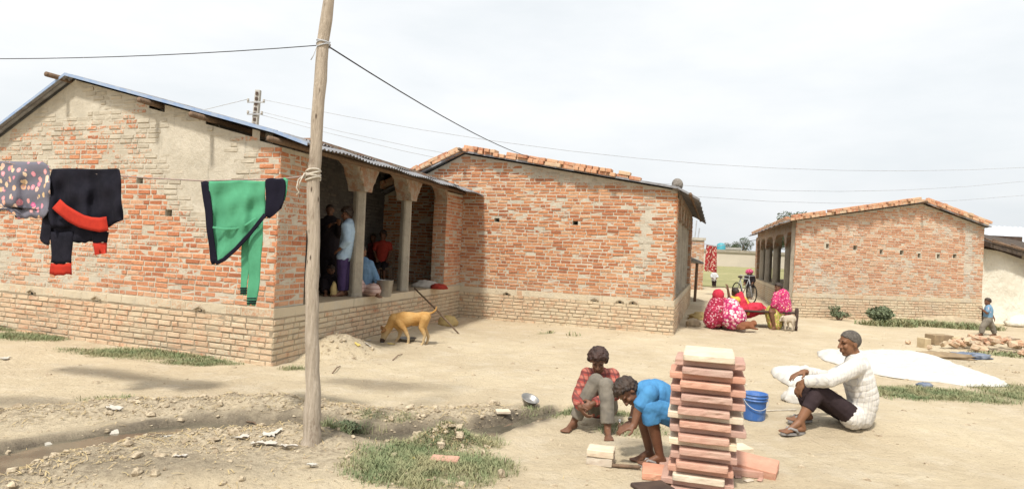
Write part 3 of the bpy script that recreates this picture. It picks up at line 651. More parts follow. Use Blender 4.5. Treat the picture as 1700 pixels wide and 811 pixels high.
def flowers(name,ground_,cols,scale=9,size=.32,leaf=None):
    n=NT(name); v=n.t.nodes.new('ShaderNodeTexVoronoi'); n.put(v.inputs['Vector'],n.obj); v.inputs['Scale'].default_value=scale
    wob=n.math('ADD',v.outputs['Distance'],n.math('MULTIPLY',n.math('SUBTRACT',n.noise(scale*3.2,3,.6),.5),.35))
    s_=n.t.nodes.new('ShaderNodeSeparateColor'); n.t.links.new(v.outputs['Color'],s_.inputs[0])
    fcol=n.ramp(s_.outputs[0],[(i/max(1,len(cols)-1),c) for i,c in enumerate(cols)]); fcol=n.mix(n.step(wob,.02,size*.55),mul(fcol_c(cols),1.0),fcol)
    col=n.mix(n.step(wob,size,size-.06),ground_,fcol)
    return n.done(col,.9,n.noise(7,3,.6),.3,.03)
def fcol_c(cols): return tuple(min(1,.55*c+.3) for c in cols[0])
floral=empty('floral_cloth',K(30,360,6.0),'grey floral print cloth hanging leftmost on the clothesline','laundry')
mfl=flowers('floral_print',(.135,.13,.16),[(.62,.20,.30),(.62,.42,.22),(.66,.50,.36),(.52,.10,.24)],15,.40)
cloth('front_panel',panel([(268,-100,70),(274,-100,79),(300,-100,84),(330,-100,84),(343,-100,82),(347,8,80),(355,24,76),(362,30,70)],-.012,30,.035,1),mfl,floral)
cloth('back_panel',panel([(268,-100,70),(300,-100,86),(335,-100,80),(347,-100,30),(352,-70,-20)],.03,24,.02,2),mfl,floral)
cloth('dark_hem',panel([(343,20,36),(352,22,37),(361,26,36)],.012,6,.004,2),MT['black'],floral)
jk=empty('black_red_garment',K(140,456,5.7),'black garment with broad red bands hung on the clothesline','laundry')
mblk=fabric('black_cloth',(.010,.010,.015),(.016,.015,.022)); mred=fabric('red_cloth',(.42,.035,.02),(.34,.028,.018))
cloth('body',panel([(280,87,194),(283,85,198),(300,83,199),(330,81,202),(352,80,204),(366,82,203),(371,83,190),(378,84,180)],-.02,30,.034,3),mblk,jk)
cloth('under_panel',panel([(284,88,196),(340,84,182),(365,78,180),(392,80,178),(398,84,166),(402,118,150)],.02,24,.018,4),mblk,jk)
cloth('flap',panel([(352,72,84),(375,68,86),(395,66,84),(400,68,82),(406,75,82)],.0,8,.008,4),mblk,jk)
cloth('waistband',strip([(93,338),(104,348),(118,358),(135,367),(150,371),(165,373),(178,371)],[10,10,11,11,11,12,12],-.085,1),mred,jk)
for rows,cuff,sd in (([(385,85,120),(437,84,119)],[(437,84,119),(456,83,118)],5),([(385,152,180),(403,154,178)],[(403,154,178),(420,156,177),(422,157,160)],6)):
    sl=cloth('sleeve',panel(rows,-.0,8,.008,sd),mblk,jk); cloth('cuff',panel(cuff,-.002,8,.006,sd),mred,sl)
gsh=empty('green_garment',K(410,508,5.3),'bright green garment with black borders hung beside the wooden pole','laundry')
mgr=fabric('green_cloth',(.085,.31,.175),(.07,.26,.145)); mnv=fabric('navy_cloth',(.012,.011,.02))
cloth('body',panel([(300,346,440),(304,346,441),(320,349,441),(345,351,440),(362,351,436),(372,352,428),(390,354,409),(405,356,394),(420,357,380),(430,359,370),(436,360,364)],-.015,30,.03,7,freq=7),mgr,gsh)
cloth('black_border',panel([(301,333,347),(320,336,349),(350,340,352),(380,343,354),(410,347,357),(430,349,360),(438,352,362)],-.018,6,.005,7),mnv,gsh)
cloth('hem',strip([(358,437),(372,430),(392,412),(412,391),(432,366),(440,356)],3.2,-.055,3),mnv,gsh)
cloth('fold',strip([(353,377),(372,380),(392,379),(408,373),(424,362)],1.7,-.05,2),mgr,gsh)
for rows,sd in (([(366,424,437),(400,412,435),(440,413,433),(480,411,429),(494,410,427),(506,410,424)],8),([(385,402,420),(440,400,414),(470,400,410),(489,399,409)],9)):
    sl=cloth('sleeve',panel(rows,.0 if sd==8 else .03,8,.01,sd),mgr,gsh)
    y1=rows[-1][0]
    for q in (2,6,10): cloth('cuff_stripe',strip([(rows[-1][1]-.5,y1-q-1),(rows[-1][2]+1,y1-q-1)],1.1,-.012 if sd==8 else .018),mnv,sl)
cloth('navy_sleeve',panel([(296,444,468),(300,441,472),(315,441,473),(335,440,472),(346,440,468),(356,440,456),(361,440,448)],-.022,12,.012,9),mnv,gsh)
cloth('green_edge',panel([(295,470,478),(320,471,476),(333,471,473)],-.01,3,.004,9),mgr,gsh)
# ------------------------------------------------------------------ concrete power pole and far wires
d_=26.; top=K(429,150,d_); bs=np.array([top[0]-.35,d_,0.]); pp=empty('power_pole',bs,'grey concrete power pole rising behind the nearest house roof','pole')
MT['concrete']=simple('pale_concrete',(.42,.40,.37),(.33,.31,.28),4,.9,.3,30)
def lerp(a,b,t): return a+(b-a)*t
mb=MB(); c4=[(-1,-1),(1,-1),(1,1),(-1,1)]
mb.add([bs+np.array([q[0]*.16,q[1]*.16,0]) for q in c4]+[top+np.array([q[0]*.09,q[1]*.09,0]) for q in c4],[(0,1,5,4),(1,2,6,5),(2,3,7,6),(3,0,4,7),(4,5,6,7)]); mb.build('shaft',MT['concrete'],pp)
for k in range(7):
    t=1-(.02+k*.028); c=lerp(bs,top,t); mb=MB(); mb.obox(c+np.array([-.05,-.13,-.06]),(.10,0,0),(0,.02,0),(0,0,.12)); mb.build('slot',MT['darkwood'],pp)
ends=[]
for k,(t,hw) in enumerate(((.93,.34),(.865,.30))):
    c=lerp(bs,top,t); mb=MB(); mb.obox(c+np.array([-hw,-.15,-.025]),(2*hw,0,0.03),(0,.05,0),(0,0,.05)); ar=mb.build('crossarm',MT['greywire'],pp)
    for sg in (-1,1):
        mb=MB(); mb.lathe([(.0,0),(.04,0),(.05,.04),(.03,.06),(.05,.09),(.02,.12),(0,.12)],10,tuple(c+np.array([sg*hw*.9,-.13,.03]))); mb.build('insulator',MT['concrete'],ar,smooth=True); ends.append(c+np.array([sg*hw*.9,-.13,.12]))
for i,(e,p1) in enumerate(((ends[1],(1900,262)),(ends[3],(1900,272)),(ends[2],(1900,297)))):
    line('power_line',[e,K(p1[0],p1[1],31)],.0095,MT['greywire'],['thin power line highest of those crossing the sky above the houses','middle one of the thin power lines crossing above the houses','thin power line lowest of those crossing above the middle house'][i],'power line','power lines across the sky',sag=[1.5,2.1,2.2][i])
line('power_line',[ends[0],K(-200,260,60)],.011,MT['greywire'],'thin power line running from the concrete pole behind the left roof','power line','power lines across the sky',sag=.8)
# ------------------------------------------------------------------ loose bricks weighing down the roofs of B and C
n=NT('loose_brick'); rnd_=n.rnd(); c=n.ramp(rnd_,[(0,(.40,.17,.095)),(.4,(.50,.26,.15)),(.75,(.54,.33,.20)),(1,(.50,.38,.26))]); c=n.mix(n.math('MULTIPLY',n.step(n.noise(14,5,.7),.48,.68),.7),c,(.50,.41,.29))
MT['loosebrick']=n.done(c,.92,n.noise(40,5,.7),.6,.01)
proto=MB(); proto.box((0,0,.0375),(.235,.112,.072),bev=.007,jit=.003); bproto=proto.build('loose_brick',MT['loosebrick']); bfirst=[True]
def place_brick(p,rot,label,group,scale=None):
    if bfirst[0]: o=bproto; bfirst[0]=False
    else: o=bproto.copy(); COL.objects.link(o); LOC[o.name]=np.array(p)
    o.matrix_world=Matrix.Translation(Vector(p))@rot.to_4x4()
    if scale: o.scale=scale
    tag(o,label,'brick',group); return o
def roof_row(H,sa,za,sb,zb,d,layers,label,group,prob=1.,gaps=(),along='u',lift=.04,jit=1.):
    A=H.P(sa,d,za+lift); B=H.P(sb,d,zb+lift) ; v=B-A; Ln=np.linalg.norm(v); v/=Ln; side=np.cross(np.array([0,0,1.]),v); side=unit(side); nn=np.cross(v,side)
    for k in range(layers):
        t=.02+k*.07
        while t<Ln-.1:
            header=random.random()<.5; ln=.115 if header else .24
            if not any(g0<t/Ln<g1 for g0,g1 in gaps) and random.random()<(prob if k==0 else prob*.97):
                c=A+v*(t+ln/2)+nn*(k*.073+.002)+side*random.uniform(-.02,.02)*jit
                M3=Matrix((v,side,nn)).transposed()@Matrix.Rotation(random.uniform(-.09,.09)*jit+(R(90) if header else 0),3,'Z')@Matrix.Rotation(random.uniform(-.05,.05)*jit,3,'X')
                place_brick(c,M3,label,group)
            t+=ln+random.uniform(.003,.025)
LB='loose red brick laid in the row along the front roof edge of the middle house'
roof_row(HB,spB,zpB,-.15,float(np.interp(-.15,[spB,0],[zpB,zeB])),-.125,1,LB,'bricks on the middle house roof',gaps=((.30,.31),(.80,.82),(.865,.885),(.93,.945)))
roof_row(HB,spB,zpB,-.95,float(np.interp(-.95,[spB,0],[zpB,zeB])),-.12,1,LB,'bricks on the middle house roof',lift=.108,gaps=((.2,.23),(.9,.93)))
roof_row(HB,spB,zpB,spB-2.4,zpB-1.02,-.125,2,LB,'bricks on the middle house roof')
LC='loose red brick laid in the course along the front roof edge of the right house'
ze2=lambda s: float(np.interp(s,[-SC,spC,0],[zlC,zpC,zeC]))
roof_row(HC,spC,zpC,.25,zeC-.07,-.16,2,LC,'bricks on the right house roof',jit=.3); roof_row(HC,spC,zpC,-SC-.12,ze2(-SC)-.03,-.16,2,LC,'bricks on the right house roof',jit=.3)
A_=HC.P(.3,.1,zeC-.09); 
t=.1
LCe='loose red brick laid along the verandah eave of the right house'
while t<11.5:
    for k in range(2):
        c=HC.P(.27,t,zeC-.05+k*.072); M3=Matrix((HC.w,-HC.ns,np.array([0,0,1.]))).transposed()@Matrix.Rotation(random.uniform(-.08,.08),3,'Z')
        place_brick(c,M3,LCe,'bricks along the right house eave')
    t+=.255+random.uniform(0,.03)
def rock(name,p,r,mat,seed,flat=.75,label=None,cat='stone',group=None,vox=None):
    mb=MB(); mb.ell((0,0,0),1.,None,18,12); V=np.array(mb.v); V=V*(1+.28*fbm(V[:,0]*1.4+seed,V[:,1]*1.4,V[:,2]*1.4,seed=seed)[:,None]+.07*fbm(V[:,0]*5+seed,V[:,1]*5,V[:,2]*5,seed=seed+3)[:,None])
    r=(r,r,r*flat) if np.isscalar(r) else r; V=V*np.array(r); mb.v=[tuple(q) for q in V]
    o=mb.build(name,mat,None,smooth=False); o.location=tuple(np.array(p)+np.array([0,0,r[2]*.55])); o.rotation_euler=(0,0,seed*1.7); LOC[o.name]=np.array(o.location)
    if label: tag(o,label,cat,group)
    return o
MT['stone']=simple('dusty_stone',(.46,.38,.26),(.32,.25,.17),5,.95,.6,18,.02); MT['greystone']=simple('grey_stone',(.22,.20,.18),(.15,.135,.12),5,.95,.6,18,.02)
p=HB.P(-.02,-.05,zeB+.05); rock('roof_stone',p,(.11,.1,.115),MT['greystone'],5,1,'dark round stone sitting on the right corner of the middle house roof')
# ------------------------------------------------------------------ stone slab stack in the foreground
def slab_mat(name,c,c2):
    n=NT(name); f=n.noise(7,6,.7); col=n.mix(n.step(f,.3,.7),c,c2); col=n.mix(n.math('MULTIPLY',n.step(n.noise(2.5,4,.6,n.mapping((1,1,4))),.55,.7),.6),col,(.50,.36,.27)); col=n.mix(n.math('MULTIPLY',n.step(n.noise(60,4,.7),.55,.7),.35),col,mul(c,.6))
    hsv=n.t.nodes.new('ShaderNodeHueSaturation'); n.put(hsv.inputs['Color'],col); n.put(hsv.inputs['Value'],n.math('MULTIPLY_ADD',n.rnd(),.3,.82)); n.put(hsv.inputs['Saturation'],n.math('MULTIPLY_ADD',n.rnd(),.35,.8))
    return n.done(hsv.outputs[0],.9,n.math('ADD',n.noise(45,5,.7),n.noise(9,4,.6)),.45,.008)
MT['pink']=slab_mat('pink_stone',(.52,.305,.225),(.46,.245,.18)); MT['cream']=slab_mat('cream_stone',(.62,.54,.42),(.56,.46,.34))
def slab_obj(sz,mat,name='stone_slab',bev=.008,round_=0.,seed=0):
    mb=MB(); x,y,z=sz; nx_,ny_=14,14
    # grid top/bottom with rough edges, optional rounded front corners
    rg=random.Random(seed); per=[]
    def cr(px,py,r): return (px,py)
    r=round_ if round_>0 else .006
    for (sx,sy,a0) in ((1,1,0),(-1,1,90),(-1,-1,180),(1,-1,270)):
        for k in range(5):
            a=R(a0+k*22.5); per.append((sx*(x/2-r)+r*math.cos(a),sy*(y/2-r)+r*math.sin(a)))
    # subdivide the straight runs
    pts=[]
    for i in range(len(per)):
        a,b=np.array(per[i]),np.array(per[(i+1)%len(per)]); m=max(1,int(np.linalg.norm(b-a)/.03))
        for k in range(m): pts.append(a+(b-a)*k/m)
    pts=np.array(pts); N_=len(pts); rings=[]
    for zz,sc in ((-z/2,-bev),(-z/2+bev*.6,0),(0,.001),(z/2-bev*.6,0),(z/2,-bev)):
        d=pts/np.linalg.norm(pts,axis=1)[:,None]; q=pts+d*(sc+.0045*fbm(pts[:,0]*22+seed,pts[:,1]*22,zz*40,seed=seed)[:,None]-.024*np.clip(fbm(pts[:,0]*11+seed*3,pts[:,1]*11,zz*30,seed=seed+7)-.3,0,1)[:,None]); rings.append(np.c_[q,np.full(N_,zz)+.002*fbm(pts[:,0]*9+seed,pts[:,1]*9,zz,seed=seed+2)])
    vs=np.vstack(rings); fs=[(i*N_+k,i*N_+(k+1)%N_,(i+1)*N_+(k+1)%N_,(i+1)*N_+k) for i in range(4) for k in range(N_)]; fs+=[tuple(range(N_-1,-1,-1)),tuple(4*N_+k for k in range(N_))]
    mb.add(vs,fs); return mb.build(name,mat,None)
SD=float(G0(1160,822)[1]); pm=1100./SD
endw=[('cream',587,1178,83,20,.018),('pink',612.5,1176,81,14,.012),('pink',636.5,1172,81,14,.004),('pink',659,1173,82,13,.004),('pink',682,1169,83,15,.004),('pink',706,1172,83,14,.008),('pink',729,1167,82,15,.012),('pink',751,1169,82,13,.004),('pink',774,1165,84,14,.016),('cream',797,1160,84,15,.016)]
crs=[('pink',598,1180,114),('pink',624,1174,122),('pink',647.5,1176,122),('pink',670,1174,122),('cream',692.5,1171,122),('pink',714.5,1174,124),('cream',741,1167,110),('pink',763,1168,108),('pink',785,1163,106),('pink',808,1158,118)]
ords=['first','second','third','fourth','fifth','sixth','seventh','eighth','ninth','tenth']
azs=math.atan2(1160-850,1100)
fx=np.array([math.sin(azs),math.cos(azs)])
prev_z=None; ys_=[]
STK=G0(1160,822)
allz=[]
for i in range(10):
    allz.append(('e',i,endw[i][1]+3,endw[i])); allz.append(('c',i,crs[i][1]+ (1 if i else 2),crs[i]))
zt0=K(1178,590.5,SD)[2]; zb0=K(1158,815,SD)[2]; th=(zt0-zb0)/20
for idx,(kd,i,yy,rec) in enumerate(allz):
    z=zt0-th*(idx+.5); wpx=rec[3]; c=K(rec[2],yy,SD)
    sz=(wpx/pm,.46+random.uniform(-.02,.02),th*.97) if kd=='e' else (wpx/pm,.335,th*.97)
    o=slab_obj(sz,MT[rec[0]],round_=rec[5] if kd=='e' else .006,seed=idx+3)
    ctr=np.array([c[0]+fx[0]*.23,SD+fx[1]*.23]); o.location=(ctr[0],ctr[1],z); o.rotation_euler=(0,0,-azs+random.uniform(-.03,.03))
    lab=('%s stone slab seen end-on in the stack, %s end-on one from the top' if kd=='e' else '%s stone slab laid crosswise in the stack, %s crosswise one from the top')%(rec[0],ords[i])
    if idx==0: lab='cream stone slab lying on the very top of the stack'
    tag(o,lab,'stone slab','slabs in the stack')
zb_=zt0-th*20; gz=float(hgt(STK[0]+.06,STK[1]+.22))
k=0
while zb_-th*k>gz+.005:                                       # the hidden foot of the stack down to the ground
    z=zb_-th*(k+.5); o=slab_obj((.34,.46,th*.97) if k%2==0 else (.47,.335,th*.97),MT['pink'],seed=60+k); c=K(1157,815,SD); o.location=(c[0]+fx[0]*.23,SD+fx[1]*.23,z); o.rotation_euler=(0,0,-azs+.02)
    tag(o,'pink stone slab at the foot of the stack, %s from the ground up'%('lowest' if zb_-th*(k+1)<=gz+.005 else 'just above the lowest'),'stone slab','slabs in the stack'); k+=1
def lay(px,py,sz,mat,rz,label,lift=0.,tilt=(0,0),cat='stone slab',group=None,seed=0,name='stone_slab',dz=0):
    p=GG(px,py); o=slab_obj(sz,mat,name,seed=seed,round_=.006); o.location=(p[0],p[1],p[2]+sz[2]/2+lift+dz); o.rotation_euler=(tilt[0],tilt[1],rz); tag(o,label,cat,group); return o
lay(1250,783,(.33,.22,.065),MT['pink'],R(-28),'pink stone slab lying tilted on the ground right of the stack',0.02,(R(9),R(4)),seed=70)
lay(1232,786,(.26,.14,.05),MT['pink'],R(-10),'small pink slab lying flat beneath the tilted slab',seed=71)
lay(1222,752,(.22,.16,.06),MT['cream'],R(15),'cream block lying just behind the right side of the stack',seed=72)
lay(1212,768,(.20,.2,.06),MT['pink'],R(35),'pink block leaning against the right side of the stack',seed=73,lift=.02,tilt=(0,R(18)))
lay(1100,790,(.28,.24,.05),MT['pink'],R(-12),'pink slab lying flat left of the stack near the blue shirted boy',seed=74)
lay(1112,775,(.2,.16,.05),MT['pink'],R(12),'small pink block between the sandal and the stack',seed=75)
lay(1083,812,(.24,.16,.03),MT['darkwood'],R(20),'charred dark board lying at the left foot of the stack',seed=76,name='charred_board',cat='board')
q=lay(997,768,(.185,.15,.06),MT['cream'],R(-17),'lower whitish block of the pair lying before the squatting boys',seed=77,group='pair of white blocks')
o=slab_obj((.19,.155,.052),MT['cream'],seed=78,round_=.006); o.location=tuple(np.array(q.location)+np.array([0,-.004,.058])); o.rotation_euler=(0,0,R(-14)); tag(o,'upper whitish block of the pair lying before the squatting boys','stone slab','pair of white blocks')
o=lay(835,685,(.13,.09,.03),MT['cream'],R(10),'flat cream stone lying left of the steel bowl',seed=80)
lay(738,768,(.2,.12,.07),MT['pink'],R(-5),'half buried pinkish brick lying in the foreground grass',seed=81,dz=-.03)
for i,(px,py,lab) in enumerate(((1225,792,'thin pink chip lying under the tilted slab'),(1243,798,'small pale chip lying in front of the tilted slab'),(1262,796,'pink stone chip right of the tilted slab corner'))): lay(px,py,(.05+.02*i,.035,.012),MT['pink' if i!=1 else 'cream'],R(30*i),lab,seed=90+i,name='stone_chip',cat='stone chip',group='chips by the tilted slab')
# ------------------------------------------------------------------ bucket, bowl, bottle
p=GG(1252,694); bk=empty('bucket',p,'blue plastic bucket standing between the stack and the seated man','bucket')
sc=1100/p[1]; rt=19/sc; rb=17/sc; hb=43/sc
n=NT('blue_plastic'); MT['blue']=n.done(n.mix(n.step(n.noise(9,5,.7),.45,.7),(.035,.115,.34),(.12,.19,.36)),.45,n.noise(20,3),.08,.005,spec=.4)
mb=MB(); o_=tuple(p+np.array([0,0,-.005])); mb.lathe([(0,0),(rb,0),(rb+.001,.01),(rb*1.06,hb*.6),(rt*.985,hb*.74),(rt*1.06,hb*.745),(rt*1.06,hb*.78),(rt,hb*.785),(rt*1.01,hb*.85),(rt*1.07,hb*.855),(rt*1.07,hb*.885),(rt*1.01,hb*.89),(rt*1.02,hb*.975),(rt*1.07,hb*.98),(rt*1.07,hb),(rt*.98,hb),(rb*.95,.012),(0,.012)],36,o_); mb.build('pail',MT['blue'],bk,smooth=True)
mb=MB(); mb.tube([p+np.array([rt*1.08*math.cos(t),-rt*1.08*abs(math.sin(t))-.004,hb*.84-hb*.42*math.sin(t)]) for t in np.linspace(0,math.pi,20)],.0035,6); mb.build('handle',MT['greywire'],bk,smooth=True)
for sg in (-1,1): mb=MB(); mb.box(tuple(p+np.array([sg*rt*1.08,0,hb*.84])),(.012,.03,.03),bev=.003); mb.build('lug',MT['blue'],bk)
p=GG(877,673); 
MT['steel']=simple('worn_steel',(.36,.35,.33),(.26,.25,.235),7,.45,.15,30,metal=.8)
mb=MB(); r=14/(1100/p[1]); mb.lathe([(0,0),(r*.6,0),(r*.85,r*.3),(r*1.0,r*.72),(r*1.1,r*.75),(r*1.1,r*.79),(r*.97,r*.77),(r*.8,r*.32),(r*.55,.02),(0,.02)],32); o=mb.build('bowl',MT['steel'],None,smooth=True); o.location=tuple(p+np.array([0,0,.02])); o.rotation_euler=(R(16),R(16),0); tag(o,'round steel bowl lying tilted on the bare earth','bowl')
p=GG(1028,717); mb=MB(); r=.016; mb.lathe([(0,0),(r,0),(r,.055),(r*.5,.07),(r*.45,.095),(0,.095)],16,tuple(p)); gl=NT('brown_glass'); bt=empty('bottle',p,'small brown glass bottle standing between the two squatting boys','bottle')
mb.build('flask',gl.done((.12,.07,.045),.15,spec=.5),bt,smooth=True); mb=MB(); mb.lathe([(0,.095),(r*.6,.095),(r*.6,.112),(0,.112)],12,tuple(p)); mb.build('cap',MT['greywire'],bt)
# dog's dish
p=GG(676,566); mb=MB(); r=.14; mb.lathe([(0,0),(r*.7,0),(r,.05),(r*1.06,.055),(r*.95,.052),(r*.66,.012),(0,.012)],28,tuple(p)); o=mb.build('dish',MT['steel'],None,origin=p,smooth=True); tag(o,'shallow metal dish lying on the ground behind the yellow dog','dish')
# ------------------------------------------------------------------ people
def skin(name,c,c2=None): return simple(name,c,c2 or mul(c,.72),12,.55,.15,90,.002,spec=.35)
MT['skin']=skin('brown_skin',(.21,.098,.05)); MT['skin2']=skin('deep_brown_skin',(.155,.07,.038))
MT['hairb']=simple('black_hair',(.022,.015,.012),(.045,.026,.016),20,.6,.7,60,.01,spec=.4,stretch=(1,1,.4))
MT['hairbr']=simple('dark_brown_hair',(.05,.022,.015),(.025,.013,.010),20,.6,.7,60,.01,spec=.4)
MT['hairg']=simple('grey_hair',(.05,.042,.036),(.12,.105,.09),60,.8,.35,220,.004)
MT['eye']=simple('dark_eye',(.012,.009,.008),rough=.25,spec=.5); MT['lip']=simple('lip',(.17,.065,.045),rough=.5)
V3=lambda *a: np.array(a,float)
def fr(f,up):
    f=unit(f); r=unit(np.cross(f,up)); return f,r,np.cross(r,f)
def capsule(mb,p,q,r0,r1,n=12): 
    if np.linalg.norm(np.array(p)-np.array(q))<1e-4: mb.ell(p,max(r0,r1)); return
    mb.tube([p,lerp(np.array(p),np.array(q),.5),q],[r0,(r0+r1)/2*1.02,r1],n,round_=True)
def flatcap(mb,p,q,r0,r1,n=14): mb.tube([p,q],[r0,r1],n)
def head_mesh(mb,c,f,u,r,s):
    A=(r,f,u); at=lambda x,y,z: c+(r*x+f*y+u*z)*s
    mb.ell(at(0,-.03,.13),(.315*s,.385*s,.36*s),A); mb.ell(at(0,.10,-.16),(.245*s,.265*s,.31*s),A); mb.ell(at(0,.20,-.40),(.12*s,.12*s,.095*s),A)
    mb.ell(at(0,.06,-.30),(.215*s,.22*s,.13*s),A)
    capsule(mb,at(-.17,.315,.10),at(.17,.315,.10),.06*s,.06*s)
    for sg in (-1,1):
        mb.ell(at(sg*.15,.27,-.10),(.10*s,.09*s,.10*s),A); mb.ell(at(sg*.315,-.03,-.02),(.035*s,.075*s,.12*s),A)
        mb.ell(at(sg*.06,.40,-.145),(.04*s,.045*s,.035*s),A)
    mb.tube([at(0,.355,.08),at(0,.425,-.04),at(0,.455,-.13)],[.04*s,.045*s,.058*s],10,round_=True)
    capsule(mb,at(-.075,.355,-.245),at(.075,.355,-.245),.034*s,.034*s); capsule(mb,at(-.065,.345,-.305),at(.065,.345,-.305),.036*s,.036*s)
def hand_mesh(mb,w,d,n,k,curl=.5,side=1):
    d=unit(d); n=unit(n-d*np.dot(n,d)); s=np.cross(d,n)*side
    mb.ell(w+d*.045*k,(.040*k,.052*k,.019*k),(s,d,n)); capsule(mb,w,w+d*.02*k,.026*k,.028*k)
    for i,(o,l) in enumerate(((.031,.068),(.0105,.078),(-.0105,.073),(-.031,.056))):
        p=w+d*(.078-.006*(i==3))*k+s*o*k; a=0
        for q,(fr_,da) in enumerate(((.45,.45),(.32,.9),(.25,.6))):
            a+=da*curl; e=p+(d*math.cos(a)+n*math.sin(a)+s*o*3)*l*fr_*k*1.1; capsule(mb,p,e,(.0098-.001*q)*k,(.0092-.001*q)*k,8); p=e
    p=w+d*.02*k+s*.03*k; e=p+unit(d*.55+s*.75+n*.35)*.042*k; capsule(mb,p,e,.0135*k,.0115*k,8); capsule(mb,e,e+unit(d*.9+s*.25+n*.4)*.032*k,.011*k,.009*k,8)
def foot_mesh(mb,an,toe,k,zs):
    d=np.array([toe[0]-an[0],toe[1]-an[1],0]); d=unit(d); s=V3(-d[1],d[0],0); g=V3(an[0],an[1],zs)
    capsule(mb,an,g-d*.03*k+V3(0,0,.03*k),.034*k,.030*k); capsule(mb,g-d*.03*k+V3(0,0,.03*k),g+d*.12*k+V3(0,0,.024*k),.030*k,.022*k); capsule(mb,an+V3(0,0,-.01*k),g+d*.10*k+V3(0,0,.028*k),.034*k,.024*k)
    mb.ell(g+d*.115*k+V3(0,0,.019*k),(.043*k,.045*k,.017*k),(s,d,V3(0,0,1)))
    for i in range(5): o=(-.034+.017*i); capsule(mb,g+d*.14*k+s*o*k+V3(0,0,.014*k),g+d*(.185-.008*abs(i-1.2))*k+s*o*1.1*k+V3(0,0,.010*k),.0105*k,(.0095 if i else .012)*k,8)
def spine(J,n=9):
    P=[J['pelvis'],J['belly'],J['chest'],J['neck']]; out=[]
    for i in range(n):
        t=i/(n-1)*3; a=min(int(t),2); f=t-a
        p0=P[max(a-1,0)];p1=P[a];p2=P[a+1];p3=P[min(a+2,3)]
        out.append(.5*((2*p1)+(p2-p0)*f+(2*p0-5*p1+4*p2-p3)*f*f+(3*p1-p0-3*p2+p3)*f**3))
    return out
def torso_mesh(mb,J,k,ex=0,t0=0.,t1=1.,fat=1.):
    S=spine(J,13); ls=unit(J['sh'][1]-J['sh'][0]); lh=unit(J['hip'][1]-J['hip'][0])
    for i,p in enumerate(S):
        t=i/12
        if t<t0 or t>t1: continue
        a=S[min(i+1,12)]-S[max(i-1,0)]; a=unit(a); l=unit(lh*(1-t)+ls*t); l=unit(l-a*np.dot(l,a)); dpt=np.cross(l,a)
        rl=np.interp(t,[0,.33,.66,.85,1],[.150,.135*fat,.155,.13,.055])*k+ex; rd=np.interp(t,[0,.33,.66,.85,1],[.11,.105*fat,.115,.09,.055])*k+ex
        mb.ell(p,(rl,rd,.075*k+ex),(l,dpt,a))
    if t1>.8:
        for s in J['sh']: capsule(mb,lerp(S[10],s,.3),s,.072*k+ex,.056*k+ex)
    if t0<.1: capsule(mb,J['hip'][0],J['hip'][1],.088*k+ex,.088*k+ex)
def arm_mesh(mb,J,i,k,ex,upto=2.,flat=True):
    s,e,w=J['sh'][i],J['el'][i],J['wr'][i]; r=[.053*k,.042*k,.040*k,.027*k]
    if upto<=1: 
        q=lerp(s,e,upto); capsule(mb,s,lerp(s,q,.8),r[0]+ex,r[0]*.9+ex); flatcap(mb,lerp(s,q,.5),q,r[0]*.95+ex,r[1]+ex*1.5)
    else:
        capsule(mb,s,e,r[0]+ex,r[1]+ex); q=lerp(e,w,upto-1)
        if flat: capsule(mb,e,lerp(e,q,.6),r[2]+ex,r[2]*.9+ex); flatcap(mb,lerp(e,q,.3),q,r[2]*.95+ex,lerp(r[2],r[3],upto-1)+ex)
        else: capsule(mb,e,q,r[2],r[3])
def leg_mesh(mb,J,i,k,ex,upto=2.,flat=True):
    h,n_,a=J['hip'][i],J['kn'][i],J['an'][i]; r=[.088*k,.060*k,.056*k,.034*k]
    if upto<=1:
        q=lerp(h,n_,upto); capsule(mb,h,lerp(h,q,.8),r[0]+ex,r[1]*1.1+ex); flatcap(mb,lerp(h,q,.5),q,r[0]*.9+ex,r[1]*1.1+ex)
        return
    capsule(mb,h,n_,r[0]+ex,r[1]+ex); q=lerp(n_,a,upto-1)
    if flat: capsule(mb,n_,lerp(n_,q,.6),r[2]+ex,r[2]*1.0+ex); flatcap(mb,lerp(n_,q,.3),q,r[2]*1.05+ex,lerp(r[2],r[3],upto-1)+ex*1.6)
    else: mb.tube([n_,lerp(n_,a,.35),a],[r[2],r[2]*.98,r[3]],12,round_=True)
def fold(V,N,amp,sc,seed):
    a=fbm(V[:,0]*sc+seed,V[:,1]*sc,V[:,2]*sc*.55,oct=3,seed=seed); b=1-2*np.abs(fbm(V[:,0]*sc*1.7,V[:,1]*sc*1.7+seed,V[:,2]*sc*.9,oct=2,seed=seed+5))
    c=1-2*np.abs(fbm(V[:,0]*sc*3.1+seed,V[:,1]*sc*3.1,V[:,2]*sc*2.2,oct=2,seed=seed+9)); return V+N*(amp*(.38*a+.48*b+.26*c))[:,None]
def garment(name,mb,mat,root,vox,amp=.007,sc=7,seed=1,smooth=3):
    V,Fc,N=remesh(mb,vox,smooth); return raw_mesh(name,fold(V,N,amp,sc,seed),Fc,mat,root)
